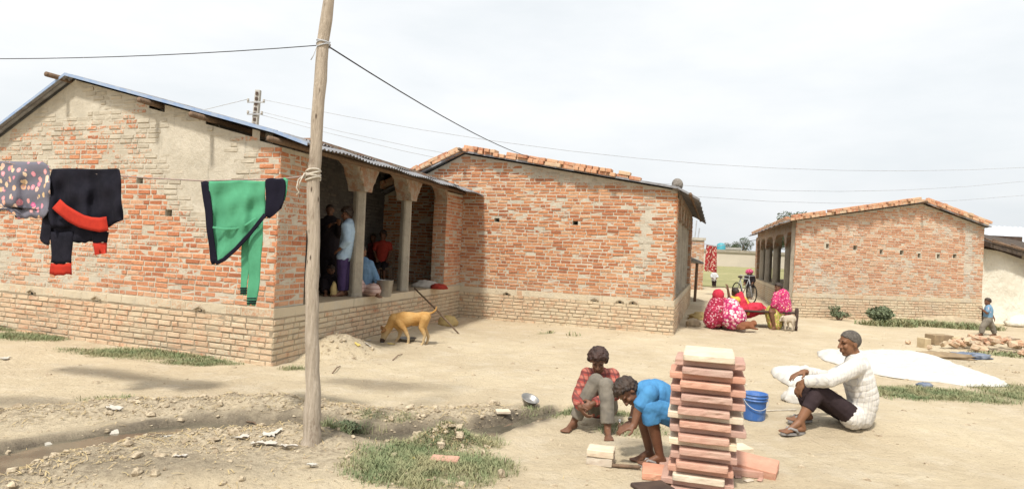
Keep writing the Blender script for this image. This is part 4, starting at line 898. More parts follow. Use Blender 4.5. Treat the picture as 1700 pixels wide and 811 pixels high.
def hair_mesh(c,f,u,r,s,style,seed):
    mb=MB(); rg=random.Random(seed); N_=1100 if style=='short' else 340; cc=c+u*.13*s-f*.03*s
    for i in range(N_):
        z=1-2*(i+.5)/N_; t=i*2.399963; q=math.sqrt(1-z*z); x,y=q*math.cos(t),q*math.sin(t)
        lim=np.interp(y,[-1,-.3,.1,.45,.8,1],[-.75,-.62,-.08,.22,.42,.54])
        if style=='bald': lim+=.1
        if style=='short': lim+=rg.uniform(-.07,.05)
        if z<lim: continue
        R0=V3(.315*x,.385*y,.36*z)*s; thick={'short':.034,'curly':.07,'mop':.095,'tied':.05,'bald':.02}[style]*s
        rr=thick*rg.uniform(.9,1.5) if style in('curly','mop') else thick*1.6
        out=1+ (rg.uniform(.02,.20) if style in('curly','mop') else .01)
        p=cc+(r*R0[0]+f*R0[1]+u*R0[2])*out
        if style in ('curly','mop'): capsule(mb,p,p+(r*rg.uniform(-1,1)+f*rg.uniform(-.6,1)+u*rg.uniform(-.7,.6))*s*.09,rr,rr*.35,8)
        else: mb.ell(cc+(p-cc)*(.975 if style=='short' else 1),rr*(.62 if style=='short' else 1),None,8,5)
    mb.ell(cc+u*.02*s-f*.02*s,(.30*s,.35*s,.345*s),(r,f,u))
    if style=='tied': mb.ell(cc-f*.42*s-u*.1*s,(.13*s,.13*s,.14*s)); 
    return mb
CNT=[0]
def person(label,base,J,hh,sk,garms,hair='short',hairmat='hairb',vox=.006,group=None,curl=(.5,.5),sandals=None,feet=True,face=True,drapes=(),hands=True,zs=None,hairvox=None):
    CNT[0]+=1; sd=CNT[0]*7; k=hh/.23; root=empty('person',base,label,'person',group)
    f,r,u=fr(J['face'],J.get('up',V3(0,0,1)))
    mb=MB(); head_mesh(mb,J['head'],f,u,r,hh)
    capsule(mb,J['neck']-unit(J['head']-J['neck'])*.03*k,J['head']-u*.2*hh-f*.06*hh,.056*k,.052*k); torso_mesh(mb,J,k)
    for i in (0,1):
        arm_mesh(mb,J,i,k,0,2,False); leg_mesh(mb,J,i,k,0,2,False)
        if hands: d,n_=J['hand'][i]; hand_mesh(mb,J['wr'][i],V3(*d),V3(*n_),k,curl[i],J.get('side',(1,-1))[i])
        if feet: foot_mesh(mb,J['an'][i],J['toe'][i],k,(zs[i] if zs else J['an'][i][2]-.07*k))
    V,Fc,N=remesh(mb,vox,3,.5); raw_mesh('body',V,Fc,MT[sk],root)
    if hair:
        hm=hair_mesh(J['head'],f,u,r,hh,hair,sd); V,Fc,N=remesh(hm,hairvox or max(.0045,vox*.8),1,.4)
        V=V+N*((.0025 if hair=='short' else .006)*k*fbm(V[:,0]*60,V[:,1]*60,V[:,2]*60,oct=2,seed=sd))[:,None]; raw_mesh('hair',V,Fc,MT[hairmat],root)
    if face:
        at=lambda x,y,z: J['head']+(r*x+f*y+u*z)*hh
        for sg in (-1,1):
            mb=MB(); mb.ell(at(sg*.135,.318,.02),(.042*hh,.03*hh,.013*hh),(r,f,u)); mb.build('eye',MT['eye'],root,smooth=True)
            mb=MB(); mb.tube([at(sg*.06,.366,.10),at(sg*.13,.366,.125),at(sg*.21,.315,.10)],[.012*hh,.015*hh,.008*hh],8); mb.build('eyebrow',MT[hairmat if hairmat!='hairg' else 'hairb'],root,smooth=True)
        mb=MB(); mb.tube([at(-.08,.362,-.275),at(0,.392,-.272),at(.08,.362,-.275)],[.008*hh,.017*hh,.008*hh],8); mb.build('mouth',MT['lip'],root,smooth=True)
    for g in garms:
        kind,mat=g[0],g[1]; mb=MB(); nm=kind; ex=g[3] if len(g)>3 else .014
        if kind=='shirt':
            torso_mesh(mb,J,k,ex,g[4] if len(g)>4 else .05,.93,1.05)
            for i in (0,1): arm_mesh(mb,J,i,k,ex,g[2])
            capsule(mb,lerp(J['neck'],J['chest'],.15),J['neck'],.062*k+ex*.3,.060*k)
        elif kind in ('trousers','shorts'):
            torso_mesh(mb,J,k,ex-.002,0,.18); up=g[2] if hasattr(g[2],'__len__') else (g[2],g[2])
            for i in (0,1): leg_mesh(mb,J,i,k,ex,up[i])
        garment(nm,mb,MT[mat],root,max(vox*.9,.0065),.0085*k,9/k,sd+len(nm))
    for (nm,mat,items) in drapes:
        mb=MB()
        for it in items:
            if it[0]=='c': capsule(mb,*it[1:])
            elif it[0]=='e': mb.ell(it[1],it[2])
            else: mb.tube(list(it[1]),list(it[2]),16)
        garment(nm,mb,MT[mat],root,max(vox,.011),.028,6.5,sd+len(nm),2)
    if sandals:
        for i in (0,1):
            if sandals[i] is None: continue
            an,toe=J['an'][i],J['toe'][i]; z0=(zs[i] if zs else an[2]-.07*k); d=unit(V3(toe[0]-an[0],toe[1]-an[1],0)); s=V3(-d[1],d[0],0); g=V3(an[0],an[1],z0)
            mb=MB(); pts=[]
            for t in np.linspace(0,2*math.pi,28,endpoint=False):
                l=.125*math.cos(t); wd=.047*math.sin(t)*(1-.25*(-math.cos(t)*.5+.5)); pts.append(g+d*(.068+l)*k+s*wd*k-V3(0,0,.014*k))
            mb.prism(pts,(0,0,.018*k)); so=mb.build('sandal',MT[sandals[i]],root)
            mb=MB(); c=g+d*.135*k+V3(0,0,.008*k)
            for sg in (-1,1): mb.tube([c+V3(0,0,.004*k)+d*.01*k,c+s*sg*.02*k+V3(0,0,.035*k)-d*.02*k,g+d*.07*k+s*sg*.044*k+V3(0,0,.03*k),g+d*.05*k+s*sg*.047*k],[.009*k,.011*k,.012*k,.010*k],8)
            mb.build('strap',MT[sandals[i]],so,smooth=True)
    return root
def checks(name,base,lines,sx,sz,w=.16,alt=None,hz=.62):
    n=NT(name); X=n.sep(n.mapping((1,1,1),(0,0,.35)))
    wob=n.math('MULTIPLY',n.noise(5,2),.05)
    a=n.math('FRACT',n.math('MULTIPLY',n.math('ADD',n.math('ADD',X[0],X[1]),wob),sx)); b=n.math('FRACT',n.math('MULTIPLY',n.math('ADD',X[2],wob),sz))
    la=n.math('LESS_THAN',a,w); lb=n.math('LESS_THAN',b,w)
    c=n.mix(n.step(n.noise(8,4,.6),.3,.7),base,mul(base,.85))
    if alt: c=n.mix(n.math('MULTIPLY',n.math('LESS_THAN',n.math('ABSOLUTE',n.math('SUBTRACT',b,.55)),.2),.75),c,alt)
    c=n.mix(n.math('MULTIPLY',la,.62),c,lines); c=n.mix(n.math('MULTIPLY',lb,hz),c,lines)
    return n.done(c,.9,n.noise(10,4,.6,n.mapping((1.4,1.4,.8))),.4,.03)
MT['manshirt']=checks('checked_white_cotton',(.62,.59,.54),(.36,.35,.36),24,17,.17,None,.22); MT['plaid']=checks('red_plaid_cotton',(.33,.065,.05),(.08,.035,.035),17,17,.3,(.40,.15,.11))
MT['darktr']=fabric('dark_brown_trousers',(.040,.028,.03),(.03,.021,.023)); MT['greytr']=fabric('dusty_grey_trousers',(.14,.125,.105),(.21,.185,.15)); MT['bluec']=fabric('sky_blue_cotton',(.075,.24,.45),(.06,.19,.38))
MT['sandal']=simple('grey_rubber',(.27,.25,.24),(.2,.19,.18),12,.8,.3,40)
# --- seated man
gm_=GG(1402,708); Dm=float(gm_[1]); zg=float(gm_[2])
m=lambda zx,zy,dy=0.: K(1260+zx/4.057,530+zy/4.057,Dm+dy)
J=dict(head=m(612,160),face=V3(-1,-.12,-.06),neck=m(652,262),chest=m(668,395),belly=m(700,540),pelvis=m(662,655),
 sh=(m(640,325,-.17),m(640,318,.17)),el=(m(478,408,-.21),m(475,392,.20)),wr=(m(300,418,-.07),m(305,352,.06)),hand=(((-.45,.12,-.9),(.75,.35,-.4)),((-.95,-.12,-.3),(-.2,-.1,-.95))),side=(-1,1),
 hip=(m(632,655,-.09),m(632,655,.10)),kn=(m(402,478,-.10),m(305,476,.13)),an=(m(278,676,-.15),m(322,672,.11)),toe=(m(110,716,-.22),m(150,700,.05)))
zs=[float(hgt(J['an'][i][0]-.05,J['an'][i][1]))+.02 for i in (0,1)]
for i in (0,1): J['an'][i][2]=max(J['an'][i][2],zs[i]+.065)
person('man in a checked white shirt and dark trousers sitting on the ground hugging his knees',V3(gm_[0],Dm,zg),J,.232,'skin',[('shirt','manshirt',1.9,.019,.0),('trousers','darktr',(1.62,1.62),.005)],'short','hairg',.0058,sandals=('sandal','sandal'),zs=zs,curl=(.55,.4))
# --- boy in red plaid shirt
D1=float(GG(990,706)[1]); b=lambda zx,zy,dy=0.: K(930+zx/3.685,560+zy/3.685,D1+dy)
J=dict(head=b(232,142,-.08),face=V3(-.10,-.88,-.42),neck=b(240,222,.0),chest=b(246,292,.07),belly=b(254,372,.12),pelvis=b(256,432,.14),
 sh=(b(166,226,.03),b(318,230,.03)),el=(b(106,366,-.08),b(338,345,-.12)),wr=(b(122,424,-.27),b(200,402,-.26)),hand=(((.45,-.35,-.6),(.6,.2,.3)),((-.85,-.15,-.45),(.1,.9,-.3))),side=(1,-1),
 hip=(b(222,428,.12),b(290,428,.12)),kn=(b(220,266,-.17),b(280,292,-.21)),an=(b(84,478,-.13),b(292,520,-.30)),toe=(b(30,512,-.26),b(306,592,-.5)))
zs=[float(hgt(J['an'][i][0],J['an'][i][1])) for i in (0,1)]
for i in (0,1): J['an'][i][2]=zs[i]+.06
person('boy in a red plaid shirt and grey trousers squatting with clasped hands',V3(J['pelvis'][0],J['pelvis'][1],float(hgt(J['pelvis'][0],J['pelvis'][1]))),J,.205,'skin2',[('shirt','plaid',1.93,.014,.08),('trousers','greytr',1.88,.014)],'mop','hairbr',.0055,zs=zs,curl=(.7,.7))
# --- boy in blue
D2=float(GG(1088,768)[1]); c_=lambda zx,zy,dy=0.: K(930+zx/3.685,560+zy/3.685,D2+dy)
J=dict(head=c_(418,330,-.02),face=V3(-.42,-.30,-.85),up=V3(-.85,0,.5),neck=c_(492,338,0),chest=c_(575,345,.02),belly=c_(650,390,.04),pelvis=c_(702,462,.06),
 sh=(c_(548,345,-.13),c_(536,322,.13)),el=(c_(474,452,-.13),c_(462,428,.14)),wr=(c_(452,540,-.16),c_(438,515,.06)),hand=(((-.95,-.1,-.25),(0,.2,-.95)),((-.85,-.2,-.5),(.1,.1,-.95))),side=(1,-1),
 hip=(c_(690,472,-.07),c_(690,462,.16)),kn=(c_(545,425,-.14),c_(492,412,.11)),an=(c_(612,688,-.10),c_(548,676,.08)),toe=(c_(500,722,-.14),c_(490,690,.04)))
zs=[float(hgt(J['an'][i][0],J['an'][i][1]))+(.02 if i==0 else 0) for i in (0,1)]
for i in (0,1): J['an'][i][2]=zs[i]+.06
bo_=person('boy in a sky blue shirt crouching with bowed head beside the slab stack',V3(J['an'][0][0],J['an'][0][1],zs[0]-.02),J,.2,'skin2',[('shirt','bluec',.75,.016,.0),('shorts','bluec',(1.30,.55),.016)],'curly','hairb',.0055,sandals=('sandal',None),zs=zs,curl=(.35,.5))
mb=MB(); wv=J['wr'][1]; wd=unit(J['el'][1]-wv); e1=unit(np.cross(wd,V3(0,1,0))); e2=np.cross(wd,e1); mb.tube([wv+wd*.02+(e1*math.cos(t)+e2*math.sin(t))*.031 for t in np.linspace(0,2*math.pi,18)],.006,6); mb.build('bangle',MT['steel'],bo_,smooth=True)
p=lerp(J['wr'][0],J['wr'][0]+V3(-.09,-.02,-.03),1); gz=float(hgt(p[0],p[1])); mb=MB(); mb.tube([V3(p[0]-.06,p[1],gz+.015),V3(p[0]+.06,p[1]-.02,gz+.02),V3(p[0]+.13,p[1]-.03,gz+.022)],[.012,.014,.012],8,round_=True); tag(mb.build('tool_handle',MT['wood'],None,origin=p,smooth=True),'short wooden tool handle under the crouching boy\'s hand','tool')
# --- verandah of house A
ZF=.685
gs=G0(566,491,ZF); D3=float(gs[1]); st=lambda zx,zy,dy=0.: K(480+zx/3.86,300+zy/3.86,D3+dy)
MT['paleblue']=fabric('pale_blue_cotton',(.36,.47,.58),(.30,.40,.51)); MT['purple']=fabric('purple_denim',(.045,.03,.085),(.06,.04,.10)); MT['darkc']=fabric('very_dark_cloth',(.025,.02,.022)); MT['redc']=fabric('brick_red_cloth',(.34,.045,.03),(.27,.035,.025)); MT['denim']=fabric('blue_denim',(.12,.20,.30)); MT['maroon']=fabric('maroon_cloth',(.12,.03,.03))
n=NT('pink_striped_cloth'); MT['pinkst']=n.done(n.mix(n.math('LESS_THAN',n.math('FRACT',n.math('MULTIPLY',n.sep()[2],16)),.2),(.46,.33,.29),(.28,.17,.15)),.9)
J=dict(head=st(374,216),face=V3(-.85,-.35,-.12),neck=st(388,264),chest=st(388,325),belly=st(374,405),pelvis=st(356,478),sh=(st(362,292,-.12),st(412,290,.10)),el=(st(372,385,-.2),st(424,380,.13)),wr=(st(322,440,-.17),st(385,450,.12)),hand=(((-.6,.5,-.2),(.1,.4,-.6)),((-.3,.2,-.9),(-.6,.3,0))),
 hip=(st(343,488,-.07),st(366,488,.07)),kn=(st(338,600,-.08),st(370,600,.05)),an=(st(334,712,-.07),st(362,700,.06)),toe=(st(300,735,-.15),st(335,722,-.02)))
for i in (0,1): J['an'][i][2]=ZF+.065
person('boy in a pale blue shirt and purple jeans standing on the verandah, hand on hip',V3(J['an'][0][0],J['an'][0][1],ZF),J,.205,'skin2',[('shirt','paleblue',1.7,.018,.0),('trousers','purple',1.9,.014)],'mop','hairb',.008)
def simple_person(label,zz,foot,hh,pose,face,garms,sk='skin2',group=None,vox=.011,hair='short',hairmat='hairb',drapes=(),up=None,zs=None,hands=True,feet=True,base=None):
    """zz: px->world function; pose: dict of joints in that picture frame"""
    J={}
    for k_,v in pose.items(): J[k_]=tuple(zz(*q) for q in v) if isinstance(v[0],tuple) else zz(*v)
    J['face']=V3(*face); J['hand']=J.get('hand',((unit(J['wr'][0]-J['el'][0])+V3(.01,.02,0),V3(0,.3,-1)),(unit(J['wr'][1]-J['el'][1])+V3(.01,.02,0),V3(0,.3,-1))))
    if up: J['up']=V3(*up)
    if zs is not None:
        for i in (0,1): J['an'][i][2]=zs+.07*hh/.23
    return person(label,base if base is not None else foot,J,hh,sk,garms,hair,hairmat,vox,group,face=True,drapes=drapes,hands=hands,feet=feet,zs=(zs,zs) if zs is not None else None)
# woman in the doorway
Dd=D3+.75; sd_=lambda zx,zy,dy=0.: K(480+zx/3.86,300+zy/3.86,Dd+dy)
fp=sd_(270,700); fp[2]=ZF
simple_person('dark clothed person standing in the shaded verandah doorway',sd_,fp,.21,dict(head=(262,190),neck=(262,245),chest=(262,310),belly=(262,400),pelvis=(262,480),sh=((218,270),(305,270)),el=((215,345),(320,340,-.05)),wr=((255,290,-.2),(318,275,-.22)),hip=((240,485),(285,485)),kn=((240,590),(285,590)),an=((240,690),(285,690)),toe=((238,700,-.2),(287,700,-.2))),(.2,-.9,-.1),[('shirt','darkc',1.9,.03),('trousers','darkc',1.9,.04)],zs=ZF)
# seated person by the doorway, seated person behind the column
Ds=D3+.35; s2=lambda zx,zy,dy=0.: K(480+zx/3.86,300+zy/3.86,Ds+dy); fp=s2(265,690); fp[2]=ZF
simple_person('dark clothed person sitting on the verandah floor left of the standing boy',s2,fp,.19,dict(head=(268,575),neck=(262,612),chest=(255,640),belly=(250,670),pelvis=(248,695),sh=((222,632),(290,632)),el=((215,665,-.1),(300,660,-.1)),wr=((245,680,-.25),(285,680,-.25)),hip=((235,697),(262,697)),kn=((225,655,-.3),(285,655,-.3)),an=((235,690,-.45),(280,690,-.45)),toe=((235,700,-.6),(280,700,-.6))),(.2,-.9,-.2),[('shirt','darkc',1.9,.02),('trousers','darkc',1.9,.02)],zs=ZF)
Dp=D3+.30; s3=lambda zx,zy,dy=0.: K(480+zx/3.86,300+zy/3.86,Dp+dy); fp=s3(480,720); fp[2]=ZF
simple_person('person in a denim shirt and pink striped cloth sitting behind the near column',s3,fp,.21,dict(head=(462,455),neck=(468,510),chest=(478,570),belly=(480,640),pelvis=(478,700),sh=((430,530),(515,535)),el=((415,600),(555,620)),wr=((440,650,-.1),(570,665,-.15)),hip=((460,705),(505,705)),kn=((440,650,-.25),(545,690,-.2)),an=((450,735,-.2),(560,740,-.25)),toe=((440,745,-.3),(580,745,-.35))),(.6,.6,-.2),[('shirt','denim',1.8,.02),('trousers','pinkst',1.9,.03)],zs=ZF)
# children at the chair
gc=G0(645,468,ZF); D4=float(gc[1]); s4=lambda zx,zy,dy=0.: K(480+zx/3.86,300+zy/3.86,D4+dy)
fp=s4(595,650); fp[2]=ZF
simple_person('small child in a red shirt sitting on the wooden chair between the columns',s4,fp,.185,dict(head=(602,348),neck=(600,396),chest=(600,430),belly=(597,485),pelvis=(593,528),sh=((560,408),(640,408)),el=((545,455),(648,450)),wr=((560,500,-.12),(632,500,-.1)),hip=((575,532),(612,532)),kn=((572,548,-.25),(608,552,-.25)),an=((572,630,-.22),(608,632,-.22)),toe=((570,640,-.35),(608,642,-.35))),(-.15,-.95,-.05),[('shirt','redc',.7,.02,.0),('shorts','darkc',1.1,.016)],hair='mop')
fp=s4(536,650,.3); fp[2]=ZF
simple_person('child in maroon half hidden behind the near column of the verandah',s4,fp,.18,dict(head=(540,365,.25),neck=(536,408,.25),chest=(536,445,.25),belly=(536,500,.25),pelvis=(536,540,.25),sh=((500,415,.25),(572,418,.25)),el=((492,470,.25),(580,465,.2)),wr=((505,510,.2),(570,500,.15)),hip=((520,545,.25),(550,545,.25)),kn=((520,600,.25),(550,600,.25)),an=((520,650,.25),(550,650,.25)),toe=((520,655,.1),(550,655,.1))),(-.2,-.95,0),[('shirt','maroon',.7,.018,.0),('trousers','darkc',1.9,.016)],zs=ZF)
ch=empty('wooden_chair',V3(*fp[:2],ZF)+V3(.2,-.3,0),'plain wooden chair on the verandah with a red shirted child on it','chair')
sc4=1100/D4/3.86*3.86
q0=s4(545,548,-.28); q1=s4(655,548,-.28); wch=q1[0]-q0[0]; zse=s4(600,545)[2]-.02
mb=MB(); mb.obox((q0[0],D4-.30,zse-.04),(wch,0,0),(0,.42,0),(0,0,.035)); mb.build('seat',MT['wood'],ch)
for dx in (0,wch-.045):
    for dy,zt_ in ((-.29,zse-.042),(.08,zse+.36)): mb=MB(); mb.obox((q0[0]+dx,D4+dy,ZF),(.045,0,0),(0,.045,0),(0,0,zt_-ZF)); mb.build('leg',MT['wood'],ch)
for z_ in (.16,.29): mb=MB(); mb.obox((q0[0]+.046,D4+.09,zse+z_),(wch-.092,0,0),(0,.025,0),(0,0,.06)); mb.build('back_rail',MT['wood'],ch)
# steel pail, bundles on the verandah
p=G0(637,492,ZF); s_=1100/p[1]; mb=MB(); r1=15/s_; h1=27/s_; mb.lathe([(0,0),(r1*.78,0),(r1*.8,.01),(r1,h1),(r1*1.05,h1+.004),(r1*.96,h1),(r1*.76,.014),(0,.014)],26,(*p[:2],ZF+.004)); pl=mb.build('pail',MT['steel'],None,origin=V3(*p[:2],ZF),smooth=True); tag(pl,'steel pail standing on the verandah floor beside the near column','pail')
def heap(name,c,r,mat,seed,label,cat,amp=.3,sc=2.2):
    mb=MB(); mb.ell((0,0,0),1,None,28,18); V=np.array(mb.v); f=fbm(V[:,0]*sc+seed,V[:,1]*sc,V[:,2]*sc,seed=seed); rd=1-2*np.abs(fbm(V[:,0]*sc*1.6,V[:,1]*sc*1.6,V[:,2]*sc*1.6+seed,seed=seed+2)); V=V*(1+amp*f+amp*.4*rd)[:,None]; V[:,2]=np.where(V[:,2]<-.25,-.25,V[:,2]); V=V*np.array(r); mb.v=[tuple(q) for q in V]
    o=mb.build(name,mat,None,smooth=True); o.location=tuple(np.array(c)+V3(0,0,r[2]*.22)); LOC[o.name]=np.array(o.location); tag(o,label,cat); return o
MT['palecloth']=fabric('pale_cloth',(.50,.46,.40),(.38,.34,.30)); MT['yellowsack']=fabric('straw_yellow_sack',(.46,.34,.15),(.36,.26,.12))
p=G0(708,478,ZF); heap('cloth_bundle',(p[0]-.02,p[1]+.25,ZF),(.26,.2,.11),MT['palecloth'],3,'pale bundle of cloth on the verandah floor near the far pier','bundle')
p=G0(727,480,ZF); heap('cloth_bundle',(p[0]-.0,p[1]+.2,ZF),(.16,.16,.08),MT['redc'],4,'dark red bundle of cloth beside the pale bundle on the verandah','bundle')
p=G0(500,468,ZF); heap('cloth_bundle',(p[0],p[1]+.1,ZF),(.13,.13,.10),MT['palecloth'],5,'small pale bundle on the verandah floor behind the wooden pole','bundle')
p=G0(552,492,ZF); heap('cloth_bundle',(p[0],p[1]+.05,ZF),(.05,.07,.16),MT['yellowsack'],6,'small yellowish bundle standing beside the feet of the standing boy','bundle')
# stick and sack by the verandah
pb=GG(762,554); mb=MB(); pt=K(688,478,float(pb[1])+.75); mb.tube([pb,lerp(pb,pt,.5)+V3(.01,0,.01),pt],[.014,.016,.014],8); tag(mb.build('stick',MT['wood'],None,origin=pb,smooth=True),'long wooden stick leaning against the verandah plinth behind the dog','stick')
p=GG(742,541); heap('sack',(p[0],p[1]+.1,p[2]),(.17,.13,.16),MT['yellowsack'],8,'small straw coloured sack lying at the foot of the leaning stick','sack')
# ------------------------------------------------------------------ animals
def animal(name,label,cat,base,sp,legs,head,mat,vox=.008,tail=None,ears=(),nose=None,extra=(),muzzle=None):
    root=empty(name,base,label,cat); mb=MB()
    pts=[q[0] for q in sp]; n_=len(pts)
    for i in range(n_-1):
        for t in np.linspace(0,1,5):
            p=lerp(pts[i],pts[i+1],t); ry,rz=lerp(sp[i][1],sp[i+1][1],t),lerp(sp[i][2],sp[i+1][2],t); a=unit(pts[min(i+1,n_-1)]-pts[max(i-1,0)] if 0<i<n_-1 else pts[i+1]-pts[i]); l=unit(np.cross(a,V3(0,0,1))); mb.ell(p,(max(ry,.02),ry,rz),(a,l,np.cross(l,a)))
    for lg in legs:
        for i in range(len(lg)-1): capsule(mb,lg[i][0],lg[i+1][0],lg[i][1],lg[i+1][1])
    for i in range(len(head)-1): capsule(mb,head[i][0],head[i+1][0],head[i][1],head[i+1][1])
    if tail:
        for i in range(len(tail)-1): capsule(mb,tail[i][0],tail[i+1][0],tail[i][1],tail[i+1][1])
    for e in ears: mb.tube([e[0],lerp(e[0],e[1],.5),e[1]],[.022,.02,.006],8,round_=True)
    for e in extra: capsule(mb,*e)
    V,Fc,N=remesh(mb,vox,4); V=V+N*(.004*fbm(V[:,0]*40,V[:,1]*40,V[:,2]*40,seed=3))[:,None]; raw_mesh('body',V,Fc,mat,root)
    if nose is not None: mb=MB(); mb.ell(nose,.03); mb.build('nose',MT['eye'],root,smooth=True)
    if muzzle: mb=MB(); capsule(mb,*muzzle); mb.build('muzzle',MT['darkfur'],root,smooth=True)
    for e in (ears if muzzle else ()): mb=MB(); mb.tube([e[0]+V3(0,-.006,0),lerp(e[0],e[1],.55)+V3(0,-.008,0),e[1]+V3(0,-.006,0)],[.027,.026,.008],8,round_=True); mb.build('ear',MT['earfur'],root,smooth=True)
    return root
gd=GG(705,572); Dg=float(gd[1]); g_=lambda zx,zy,dy=0.: K(560+zx/6.236,470+zy/6.236,Dg+dy); zg=float(gd[2])
MT['darkfur']=simple('dark_muzzle_fur',(.07,.04,.025),rough=.8); MT['earfur']=simple('brown_ear_fur',(.26,.13,.05),rough=.85)
n=NT('tawny_fur'); X=n.sep(); ln=n.noise(5,4,.6); col=n.mix(n.step(ln,.35,.65),(.47,.285,.105),(.40,.215,.065)); col=n.mix(n.step(n.math('ADD',X[2],n.math('MULTIPLY',n.noise(9,3),.12)),.33,.16),col,(.46,.34,.19)); MT['fur']=n.done(col,.85,n.noise(60,4,.7,n.mapping((.4,1,1))),.6,.01)
lg=lambda *q: [(g_(*a),r_) for a,r_ in q]
animal('dog','yellow dog with lowered head sniffing scraps in front of the verandah','dog',V3(gd[0],Dg,zg),
 [(g_(575,385),.055,.075),(g_(625,390),.085,.125),(g_(690,375),.09,.13),(g_(760,365),.085,.105),(g_(830,360),.078,.088),(g_(890,350),.08,.09),(g_(930,340),.06,.07)],
 [lg(((630,400,-.06),.06),((700,480,-.07),.036),((738,560,-.07),.022),((735,618,-.07),.019),((712,640,-.08),.021)),
  lg(((610,420,.06),.055),((655,500,.06),.034),((635,560,.06),.022),((600,610,.05),.019),((530,642,.04),.021)),
  lg(((905,365,-.06),.075),((870,455,-.07),.046),((905,540,-.07),.024),((888,610,-.07),.019),((858,655,-.08),.021)),
  lg(((915,365,.06),.07),((895,455,.07),.044),((945,550,.07),.023),((928,615,.07),.019),((900,648,.06),.021))],
 lg(((590,365),.085),((545,440),.062),((497,510),.062),((478,560),.044),((462,606),.030)),MT['fur'],.007,
 lg(((935,315),.020),((985,302),.015),((1018,278),.014),((1030,240),.008)),[(g_(492,480,-.06),g_(455,505,-.09)),(g_(478,478,.05),g_(455,440,.07))],g_(461,612,-.02),extra=[(g_(780,430),g_(835,425),.018,.022)],muzzle=(g_(470,578,-.006),g_(461,610,-.006),.040,.032))
# ------------------------------------------------------------------ women round the charpoy
D5=float(GG(1310,548)[1]); w=lambda zx,zy,dy=0.: K(1130+zx/4.267,370+zy/4.267,D5+dy); g5=lambda zx,zy,dy=0.: V3(*(lambda p:(p[0],p[1],float(hgt(p[0],p[1]))))(w(zx,zy,dy)))
MT['sari_pink']=flowers('pink_sari_print',(.42,.035,.12),[(.66,.50,.22),(.62,.20,.28),(.60,.10,.30),(.66,.5,.45)],24,.42); MT['sari_pink2']=flowers('pink_white_sari_print',(.40,.03,.12),[(.68,.60,.58),(.60,.12,.22),(.70,.62,.55)],15,.52)
MT['sari_red']=fabric('red_sari',(.42,.03,.045),(.50,.045,.08)); MT['sari_dark']=flowers('crimson_sari_print',(.30,.02,.05),[(.60,.40,.42),(.45,.05,.14)],22,.4); MT['yellowc']=fabric('yellow_cloth',(.58,.40,.08),(.50,.33,.06)); MT['greenc']=flowers('olive_print',(.33,.31,.07),[(.55,.12,.2),(.60,.48,.15)],22,.4)
cz=float(hgt(*w(760,770)[:2])); zb=cz+.42
cp=empty('charpoy',g5(560,740,.3),'low wooden string bed with women sitting on it in the lane','bed')
xa,xb_=w(290,640)[0],w(822,640)[0]; ya,yb=D5,D5+.75
n=NT('woven_string'); MT['weave']=n.done(n.mix(n.step(n.vor(40),.2,.5),(.42,.35,.25),(.28,.22,.15)),.95,n.vor(40),.6,.01)
for (x_,y_) in ((xa,ya),(xb_,ya),(xa,yb),(xb_,yb)):
    mb=MB(); mb.lathe([(0,0),(.028,0),(.035,.1),(.026,.14),(.04,.3),(.04,.47),(.03,.52),(0,.525)],12,(x_,y_,float(hgt(x_,y_))-.01)); mb.build('leg',MT['darkwood'],cp,smooth=True)
for (p0,p1) in (((xa,ya),(xb_,ya)),((xa,yb),(xb_,yb)),((xa,ya),(xa,yb)),((xb_,ya),(xb_,yb))):
    mb=MB(); mb.tube([V3(*p0,zb-.03),V3(*p1,zb-.03)],.026,10); mb.build('rail',MT['darkwood'],cp,smooth=True)
mb=MB(); vs=[];fs=[]
for i in range(11):
    for k in range(7): vs.append((xa+(xb_-xa)*i/10,ya+(yb-ya)*k/6,zb-.005-.05*math.sin(math.pi*i/10)*math.sin(math.pi*k/6)))
for i in range(10):
    for k in range(6): fs.append((i*7+k,(i+1)*7+k,(i+1)*7+k+1,i*7+k+1))
mb.add(vs,fs); mb.add([(a,b_,c-.012) for a,b_,c in vs],fs); mb.build('woven_bed',MT['weave'],cp,smooth=True)
def W(z): return tuple(z)
# right woman
simple_person('woman in a pink flowered sari sitting on the right end of the string bed',w,g5(700,760,-.1),.215,dict(head=(692,458,.15),neck=(704,500,.15),chest=(712,540,.17),belly=(718,590,.2),pelvis=(718,632,.22),sh=((680,515,.0),(742,515,.3)),el=((668,570,-.05),(752,580,.3)),wr=((640,600,.0),(690,605,.1)),hip=((700,632,.12),(722,632,.3)),kn=((640,630,-.05),(650,630,.25)),an=((665,740,-.05),(655,735,.25)),toe=((630,752,-.1),(620,748,.2))),(-.9,-.3,-.1),[('shirt','sari_pink',1.6,.03)],hair='tied',
 drapes=[('shawl','sari_pink',[('c',w(712,520,.16),w(722,610,.18),.17,.2),('c',w(680,545,.0),w(700,600,.05),.10,.12)]),('skirt','greenc',[('c',w(715,632,.2),w(648,632,.1),.19,.13),('c',w(648,632,.1),w(668,712,.08),.15,.15)])])
# W3 yellow and red
simple_person('dark haired woman in yellow and red sitting in the middle of the string bed',w,g5(450,700,.4),.205,dict(head=(385,492,.45),neck=(408,530,.45),chest=(430,560,.45),belly=(450,595,.45),pelvis=(462,622,.45),sh=((395,545,.3),(450,545,.6)),el=((345,535,.3),(480,590,.55)),wr=((335,470,.28),(500,610,.45)),hip=((470,625,.35),(470,625,.55)),kn=((540,600,.35),(545,612,.55)),an=((600,622,.3),(605,622,.5)),toe=((625,625,.3),(628,622,.5))),(-.5,.7,-.1),[('shirt','yellowc',.8,.025)],hair='tied',
 drapes=[('shawl','sari_red',[('c',w(415,515,.43),w(440,610,.33),.10,.13)]),('skirt','sari_red',[('c',w(470,622,.42),w(545,605,.42),.16,.14),('c',w(545,605,.42),w(600,622,.4),.13,.07)])])
